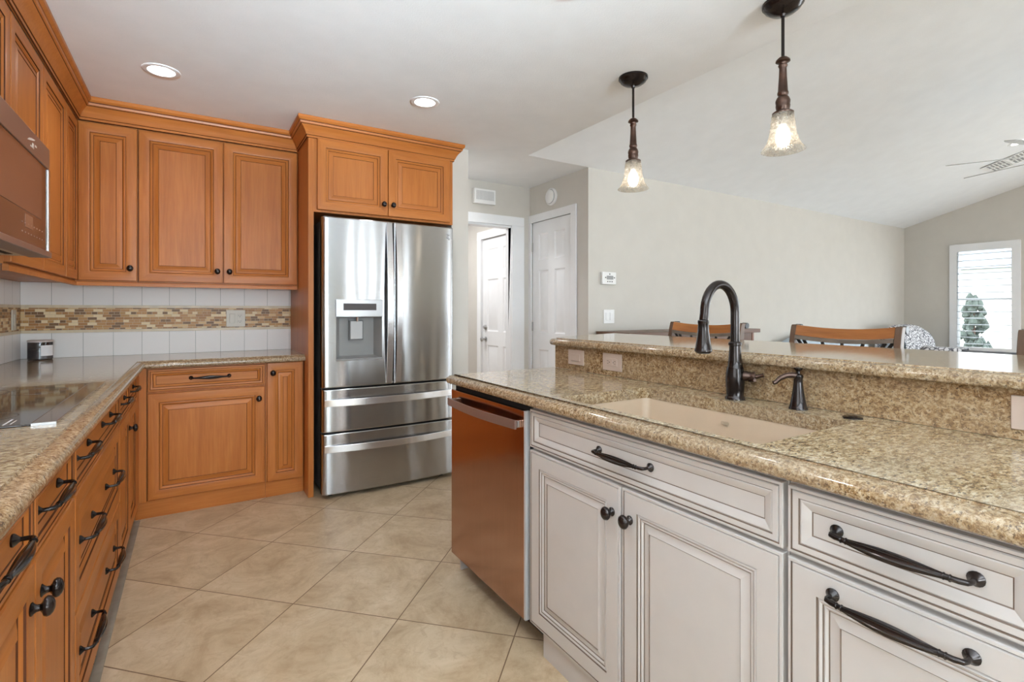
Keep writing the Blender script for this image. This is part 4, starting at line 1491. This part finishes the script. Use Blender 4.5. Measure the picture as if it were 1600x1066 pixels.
random.seed(9)
for i in range(5):
    for j in range(6):
        if random.random() < 0.6:
            mb.box(sx - 0.013 + i * 0.0055, sx - 0.013 + i * 0.0055 + 0.005, fy(sx) - 0.0006, fy(sx) + 0.001, sz - 0.02 + j * 0.007, sz - 0.02 + j * 0.007 + 0.0055)
part('sticker', mb, grey_detail, rd, 'small grey print in the upper corner')

# ------------------------------------------------------------------ ceiling lights
def can_light(label, loc, power, tilt=0.0):
    t = thing('recessed_light', label, 'ceiling light', loc, 0, 'recessed ceiling lights')
    if tilt:
        t.rotation_euler = (tilt, 0, 0)
    mb = MB().lathe([(0.060, -0.0005), (0.060, -0.004), (0.076, -0.006), (0.084, -0.003), (0.085, 0.0)], (0, 0, 0), 40)
    mb.f = [f for f in mb.f if len(f[0]) == 4]
    part('trim_ring', mb, trim_white, t)
    part('lens', MB().lathe([(0.0595, -0.0005), (0.0595, -0.003), (0.002, -0.003)], (0, 0, 0), 32), can_glow, t, 'glowing lens')
    d = bpy.data.lights.new('downlight', 'SPOT')
    d.energy = power
    d.spot_size = math.radians(150)
    d.spot_blend = 0.8
    d.shadow_soft_size = 0.055
    d.color = (0.96, 0.97, 1.0)
    o = bpy.data.objects.new('downlight', d)
    COL.objects.link(o)
    o.parent = t
    o.location = (0, 0, -0.012)
    return t


can_light('lit recessed light above the corner wall cabinets, leftmost on the ceiling', (-0.138, 3.177, CEIL), 14)
can_light('lit recessed light in front of the refrigerator cabinet', (1.163, 2.827, CEIL), 12)
can_light('recessed light just above the top edge of the picture', (1.21, 1.52, CEIL), 4)
can_light('added unseen recessed light over the near end of the left counter', (-0.15, 1.40, CEIL), 26)  # invented fixture that brightens the left counter
can_light('added unseen recessed light behind the camera', (0.6, -0.6, CEIL), 4)  # invented fixture, out of view, adds light to the room
can_light('lit recessed light on the sloped ceiling beside the vent', (7.18, 1.664, vz(1.664)), 40, -math.atan(SL))
can_light('added recessed light in the hall ceiling behind the refrigerator wall, out of sight', (1.90, 3.95, CEIL), 9)  # hidden fixture put in to brighten the hall


def pendant(label, loc):
    t = thing('pendant_light', label, 'pendant light', loc, 0, 'glass pendant lights over the bar')
    mb = MB().lathe([(0.076, 0.0), (0.076, -0.010), (0.070, -0.014), (0.066, -0.024), (0.050, -0.036), (0.026, -0.044), (0.012, -0.047), (0.009, -0.056), (0.002, -0.057)], (0, 0, 0), 40)
    part('canopy', mb, bronze, t)
    part('rod', MB().lathe([(0.0062, -0.05), (0.0062, -0.225)], (0, 0, 0), 14), bronze, t)
    k = 2.44
    mb = MB().lathe([(0.008, 2.224 - k), (0.016, 2.220 - k), (0.026, 2.210 - k), (0.027, 2.204 - k), (0.017, 2.199 - k), (0.0155, 2.192 - k), (0.0175, 2.188 - k), (0.0155, 2.183 - k),
                     (0.0135, 2.178 - k), (0.0150, 2.140 - k), (0.0185, 2.085 - k), (0.0205, 2.080 - k), (0.0205, 2.074 - k), (0.0170, 2.066 - k), (0.0230, 2.058 - k), (0.0275, 2.046 - k),
                     (0.0265, 2.036 - k), (0.0255, 2.033 - k), (0.0270, 2.026 - k), (0.0250, 2.015 - k), (0.0230, 2.008 - k), (0.034, 2.003 - k), (0.040, 1.998 - k), (0.039, 1.994 - k), (0.004, 1.993 - k)], (0, 0, 0), 28)
    part('stem', mb, bronze_warm, t, 'brown turned stem')
    pr_ = [(0.039, 1.994), (0.0415, 1.985), (0.0445, 1.960), (0.0475, 1.930), (0.0520, 1.905), (0.0600, 1.880), (0.0710, 1.861), (0.0815, 1.848)]
    mb = MB()
    prof = [(r_, z - k) for r_, z in pr_] + [(r_ - 0.003, z - k + 0.001) for r_, z in pr_[::-1]]
    mb.lathe(prof, (0, 0, 0), 48)
    mb.f = [f for f in mb.f if len(f[0]) == 4]
    part('shade', mb, shade_glass, t, 'seeded clear glass bell shade', ang=80)
    mb = MB().lathe([(0.011, 1.952 - k), (0.013, 1.944 - k), (0.021, 1.932 - k), (0.027, 1.912 - k), (0.028, 1.893 - k), (0.023, 1.874 - k), (0.012, 1.864 - k), (0.002, 1.862 - k)], (0, 0, 0), 24)
    part('bulb', mb, bulb_glow, t, 'glowing bulb')
    part('socket', MB().lathe([(0.014, 1.9925 - k), (0.014, 1.9525 - k), (0.010, 1.9522 - k)], (0, 0, 0), 18), plain('pale_socket', (0.45, 0.42, 0.38), 0.5), t)
    d = bpy.data.lights.new('pendant_lamp', 'POINT')
    d.energy = 0.25
    d.color = (1.0, 0.88, 0.72)
    d.shadow_soft_size = 0.03
    o = bpy.data.objects.new('pendant_lamp', d)
    COL.objects.link(o)
    o.parent = t
    o.location = (0, 0, 1.852 - k)
    return t


pendant('bronze pendant with glass bell shade farther along the bar, left of the two', (1.975, 1.943, CEIL))
pendant('bronze pendant with glass bell shade nearer the camera, right of the two', (2.005, 1.153, CEIL))

# ------------------------------------------------------------------ ceiling fan and vent in the living room
fan = thing('ceiling_fan', 'grey ceiling fan with thin blades in the living room, at the right edge', 'ceiling fan', (5.41, 0.884, 2.35))
zt = vz(0.884) - 2.35
part('downrod', MB().lathe([(0.014, 0.05), (0.014, zt - 0.03)], (0, 0, 0), 14), satin_nickel, fan)
part('canopy', MB().lathe([(0.03, zt - 0.09), (0.07, zt - 0.05), (0.075, zt + 0.02)], (0, 0, 0), 24), satin_nickel, fan)
part('motor', MB().lathe([(0.03, 0.09), (0.10, 0.07), (0.12, 0.03), (0.12, -0.03), (0.09, -0.06), (0.02, -0.07)], (0, 0, 0), 30), satin_nickel, fan)
grey_blade = plain('silver_grey_blade', (0.48, 0.48, 0.47), 0.4)
bl = None
for i in range(8):
    a = math.radians(72.4 + 45 * i)
    if bl is None:
        mb = MB()
        lps = []
        for u in range(13):
            x = 0.11 + (0.79 - 0.11) * u / 12
            wd = 0.045 + 0.03 * min(1, u / 8)
            if u >= 11:
                wd *= (0.85, 0.45)[u - 11]
            lps.append([(x, -wd, -0.003), (x, wd, -0.003), (x, wd, 0.003), (x, -wd, 0.003)])
        mb.loops(lps, True, 0, True, True)
        mb.xf(Matrix.Rotation(math.radians(-13), 4, 'X'))
        bl = part('blade', mb, grey_blade, fan, rz=a)
    else:
        share('blade', bl, fan, (0, 0, 0), (0, 0, a))
vn = thing('ceiling_vent', 'white air vent grille on the sloped living room ceiling, behind the fan', 'vent', (7.72, 1.78, vz(1.78)))
vn.rotation_euler = (-math.atan(SL), 0, 0)
mb = MB()
mb.box(-0.18, 0.18, -0.30, -0.27, -0.012, 0)
mb.box(-0.18, 0.18, 0.27, 0.30, -0.012, 0)
mb.box(-0.18, -0.155, -0.27, 0.27, -0.012, 0)
mb.box(0.155, 0.18, -0.27, 0.27, -0.012, 0)
mb.box(-0.155, 0.155, -0.10, -0.08, -0.012, 0)
mb.box(-0.155, 0.155, 0.08, 0.10, -0.012, 0)
mb.box(-0.012, 0.012, -0.27, 0.27, -0.012, 0)
part('frame', mb, plastic_white, vn)
part('backing', MB().box(-0.155, 0.155, -0.27, 0.27, -0.003, -0.0005), grey_detail, vn, 'grey grille recess')
mb = MB()
for i in range(18):
    y = -0.262 + i * 0.031
    mb.box(-0.155, 0.155, y - 0.004, y + 0.004, -0.010, -0.004)
part('slats', mb, plastic_white, vn)

# ------------------------------------------------------------------ bar stools
def make_stool(label, loc, wd):
    """back plane at local x=0, sitter faces -x, width along y"""
    t = thing('bar_stool', label, 'bar stool', loc, 0, 'bar stools along the raised bar')
    hw = wd / 2
    mb = MB()
    q = round_rect(-0.42, -0.02, -hw + 0.01, hw - 0.01, 0.05)
    mb.loops([[(x, y, z) for x, y in q] for z in (0.70, 0.745)], True, 0, True, True)
    part('seat', mb, seat_tan, t, bevel=0.01)
    for s in (-1, 1):
        lps = []
        for z, x, d in ((0.0, 0.03, 0.036), (0.45, 0.0, 0.038), (0.74, -0.005, 0.040), (0.92, 0.004, 0.038), (1.04, 0.018, 0.036), (1.10, 0.030, 0.034), (1.128, 0.038, 0.034), (1.138, 0.044, 0.034)):
            y0, y1 = s * hw, s * (hw - 0.026)
            lps.append([(x, y0, z), (x, y1, z), (x + d, y1, z), (x + d, y0, z)])
        part('back_post', MB().loops(lps, True, 0, True, True), stool_post, t, bevel=0.003)
        part('scroll', MB().tube([(0.088, s * hw, 1.124), (0.088, s * (hw - 0.026), 1.124)], 0.016, 16), black_iron, t)
        part('leg', MB().bar((-0.40, s * (hw - 0.035), 0.0), (-0.385, s * (hw - 0.04), 0.70), 0.036, 0.036, (1, 0, 0)), stool_post, t, bevel=0.002)

    def rail(nm, z0, z1, x0, x1, dip, mat):
        mb = MB()
        lps = []
        for i in range(15):
            u = -1 + 2 * i / 14
            y = u * (hw - 0.026)
            k = (1 - u * u)
            dz = -dip * k
            dx = 0.018 * k
            lps.append([(x0 + dx, y, z0 + dz), (x1 + dx, y, z1 + dz), (x1 + dx + 0.022, y, z1 + dz), (x0 + dx + 0.022, y, z0 + dz)])
        part(nm, mb.loops(lps, True, 0, True, True), mat, t)
    rail('top_rail', 1.090, 1.136, 0.028, 0.042, 0.014, stool_rail)
    rail('back_band', 1.071, 1.0885, 0.022, 0.026, 0.014, stool_band)
    for k in (-3, -2, -1, 0, 1, 2, 3):
        ang_ = math.radians(90 - k * 24)
        yt = max(-hw + 0.03, min(hw - 0.03, 0.085 * k if abs(k) < 3 else 0.066 * k))
        dzz = 0.014 * (1 - (yt / (hw - 0.026)) ** 2)
        part('spindle', MB().bar((0.03, 0.016 * k, 0.84), (0.04, yt, 1.072 - dzz), 0.013, 0.006, (0, 1, 0)), black_iron, t, 'black metal spindle')
    mb = MB()
    mb.tube([(0.03, -hw + 0.027, 0.83), (0.03, hw - 0.027, 0.83)], 0.008, 10)
    part('lower_bar', mb, black_iron, t)
    mb = MB()
    mb.bar((-0.39, -hw + 0.05, 0.25), (-0.39, hw - 0.05, 0.25), 0.03, 0.02)
    part('footrest', mb, stool_post, t)
    return t


make_stool('wood and black metal bar stool behind the faucet, farthest of the stools', (2.43, 1.882, 0), 0.48)
make_stool('wood and black metal bar stool right of the faucet, seen whole above the bar', (2.43, 1.150, 0), 0.46)
make_stool('bar stool at the right edge of the picture, only its post showing', (2.43, 0.345, 0), 0.46)

# ------------------------------------------------------------------ living room furniture
t = thing('console_table', 'dark wood console cabinet against the living room wall, behind the farthest stool', 'console', (3.84, 3.145, 0))
part('top', MB().box(-0.89, 0.89, -0.20, 0.20, 0.99, 1.026), dark_wood_y, t, bevel=0.003)
part('body', MB().box(-0.72, 0.80, -0.165, 0.19, 0.08, 0.99), dark_wood_v, t)
for s in (-1, 1):
    part('side_panel', MB().box(*( (-0.80, -0.721) if s < 0 else (0.801, 0.83)), -0.17, 0.19, 0.0, 0.99), wood('reddish_side', (0.16, 0.07, 0.045), (0.2, 0.09, 0.06), (0.26, 0.12, 0.08), 2), t, bevel=0.003)


def cushion(mb, c, sx_, sy_, sz_, n=14, p=0.45):
    lps = []
    for i in range(1, n):
        a = -PI / 2 + PI * i / n
        lp = []
        for k in range(24):
            b = 2 * PI * k / 24
            f = lambda v: math.copysign(abs(v) ** p, v)
            lp.append((c[0] + sx_ * f(math.cos(a)) * f(math.cos(b)), c[1] + sy_ * f(math.cos(a)) * f(math.sin(b)), c[2] + sz_ * f(math.sin(a))))
        lps.append(lp)
    return mb.loops(lps, True, 0, True, True)


t = thing('sofa', 'blue grey sofa against the living room wall, seen through the stool backs', 'sofa', (6.50, 2.88, 0))
part('base', cushion(MB(), (0, 0, 0.24), 0.95, 0.42, 0.2), sofa_blue, t)
part('back', cushion(MB(), (0, 0.33, 0.56), 0.95, 0.12, 0.36), sofa_blue, t)
for s in (-1, 1):
    part('arm', cushion(MB(), (s * 1.02, 0, 0.34), 0.13, 0.43, 0.32), sofa_blue, t)
for s in (-0.48, 0.48):
    part('seat_cushion', cushion(MB(), (s, -0.06, 0.47), 0.46, 0.34, 0.09), sofa_blue, t)
t = thing('armchair', 'blue grey armchair in the living room corner under the patterned throw', 'armchair', (8.28, 2.86, 0))
part('base', cushion(MB(), (0, -0.05, 0.24), 0.40, 0.36, 0.2), sofa_blue, t)
part('back', cushion(MB(), (0, 0.22, 0.62), 0.36, 0.12, 0.36), sofa_blue, t)
for s in (-1, 1):
    part('arm', cushion(MB(), (s * 0.44, -0.05, 0.34), 0.10, 0.36, 0.28), sofa_blue, t)
mb = MB()
lps = []
for i in range(13):
    u = i / 12
    lp = []
    for k in range(21):
        a = PI * k / 20
        x = 0.41 * (-1 + 2 * u) * (1.0 + 0.16 * (1 - math.sin(a)))
        hh = 1.015 - 0.05 * abs(-1 + 2 * u) ** 3
        y = 0.22 - 0.155 * math.cos(a) - 0.10 * max(0, math.cos(a)) * 0.6
        z = 0.52 + (hh - 0.52) * math.sin(a) ** 0.5
        lp.append((x + 0.006 * math.sin(9 * a + 5 * u), y + 0.006 * math.sin(7 * u * PI), z))
    lps.append(lp)
mb.loops(lps, False)
o = build('throw_blanket', mb, net, loc=(8.28, 2.86, 0), ang=80)
so_ = o.modifiers.new('solid', 'SOLIDIFY')
so_.thickness = 0.008
tag(o, 'white throw with a black net pattern draped over the corner armchair', 'blanket')
t = thing('loveseat', 'low charcoal loveseat seen as a dark line before the shuttered window', 'sofa', (6.66, 1.62, 0))
part('base', MB().box(-0.36, 0.40, -0.58, 0.58, 0.08, 0.44), sofa_char, t, bevel=0.03)
part('back', MB().box(-0.36, -0.17, -0.58, 0.58, 0.441, 0.815), sofa_char, t, bevel=0.03)
for x in (-0.32, 0.36):
    for y in (-0.54, 0.54):
        part('leg', MB().box(x - 0.02, x + 0.02, y - 0.02, y + 0.02, 0, 0.079), dark_wood_v, t)
mb = MB()
lp0 = []
prof = [(-0.372, 0.55), (-0.374, 0.80), (-0.355, 0.828), (-0.265, 0.832), (-0.175, 0.828), (-0.157, 0.80), (-0.158, 0.56)]
mb.loops([[(x, y, z) for x, z in prof] for y in (0.24, 0.35, 0.46, 0.57)], False)
o = build('throw_blanket', mb, net, loc=(6.66, 1.62, 0), ang=70)
so_ = o.modifiers.new('solid', 'SOLIDIFY')
so_.thickness = 0.006
so_.offset = 1
tag(o, 'patterned throw folded over the end of the charcoal loveseat', 'blanket')
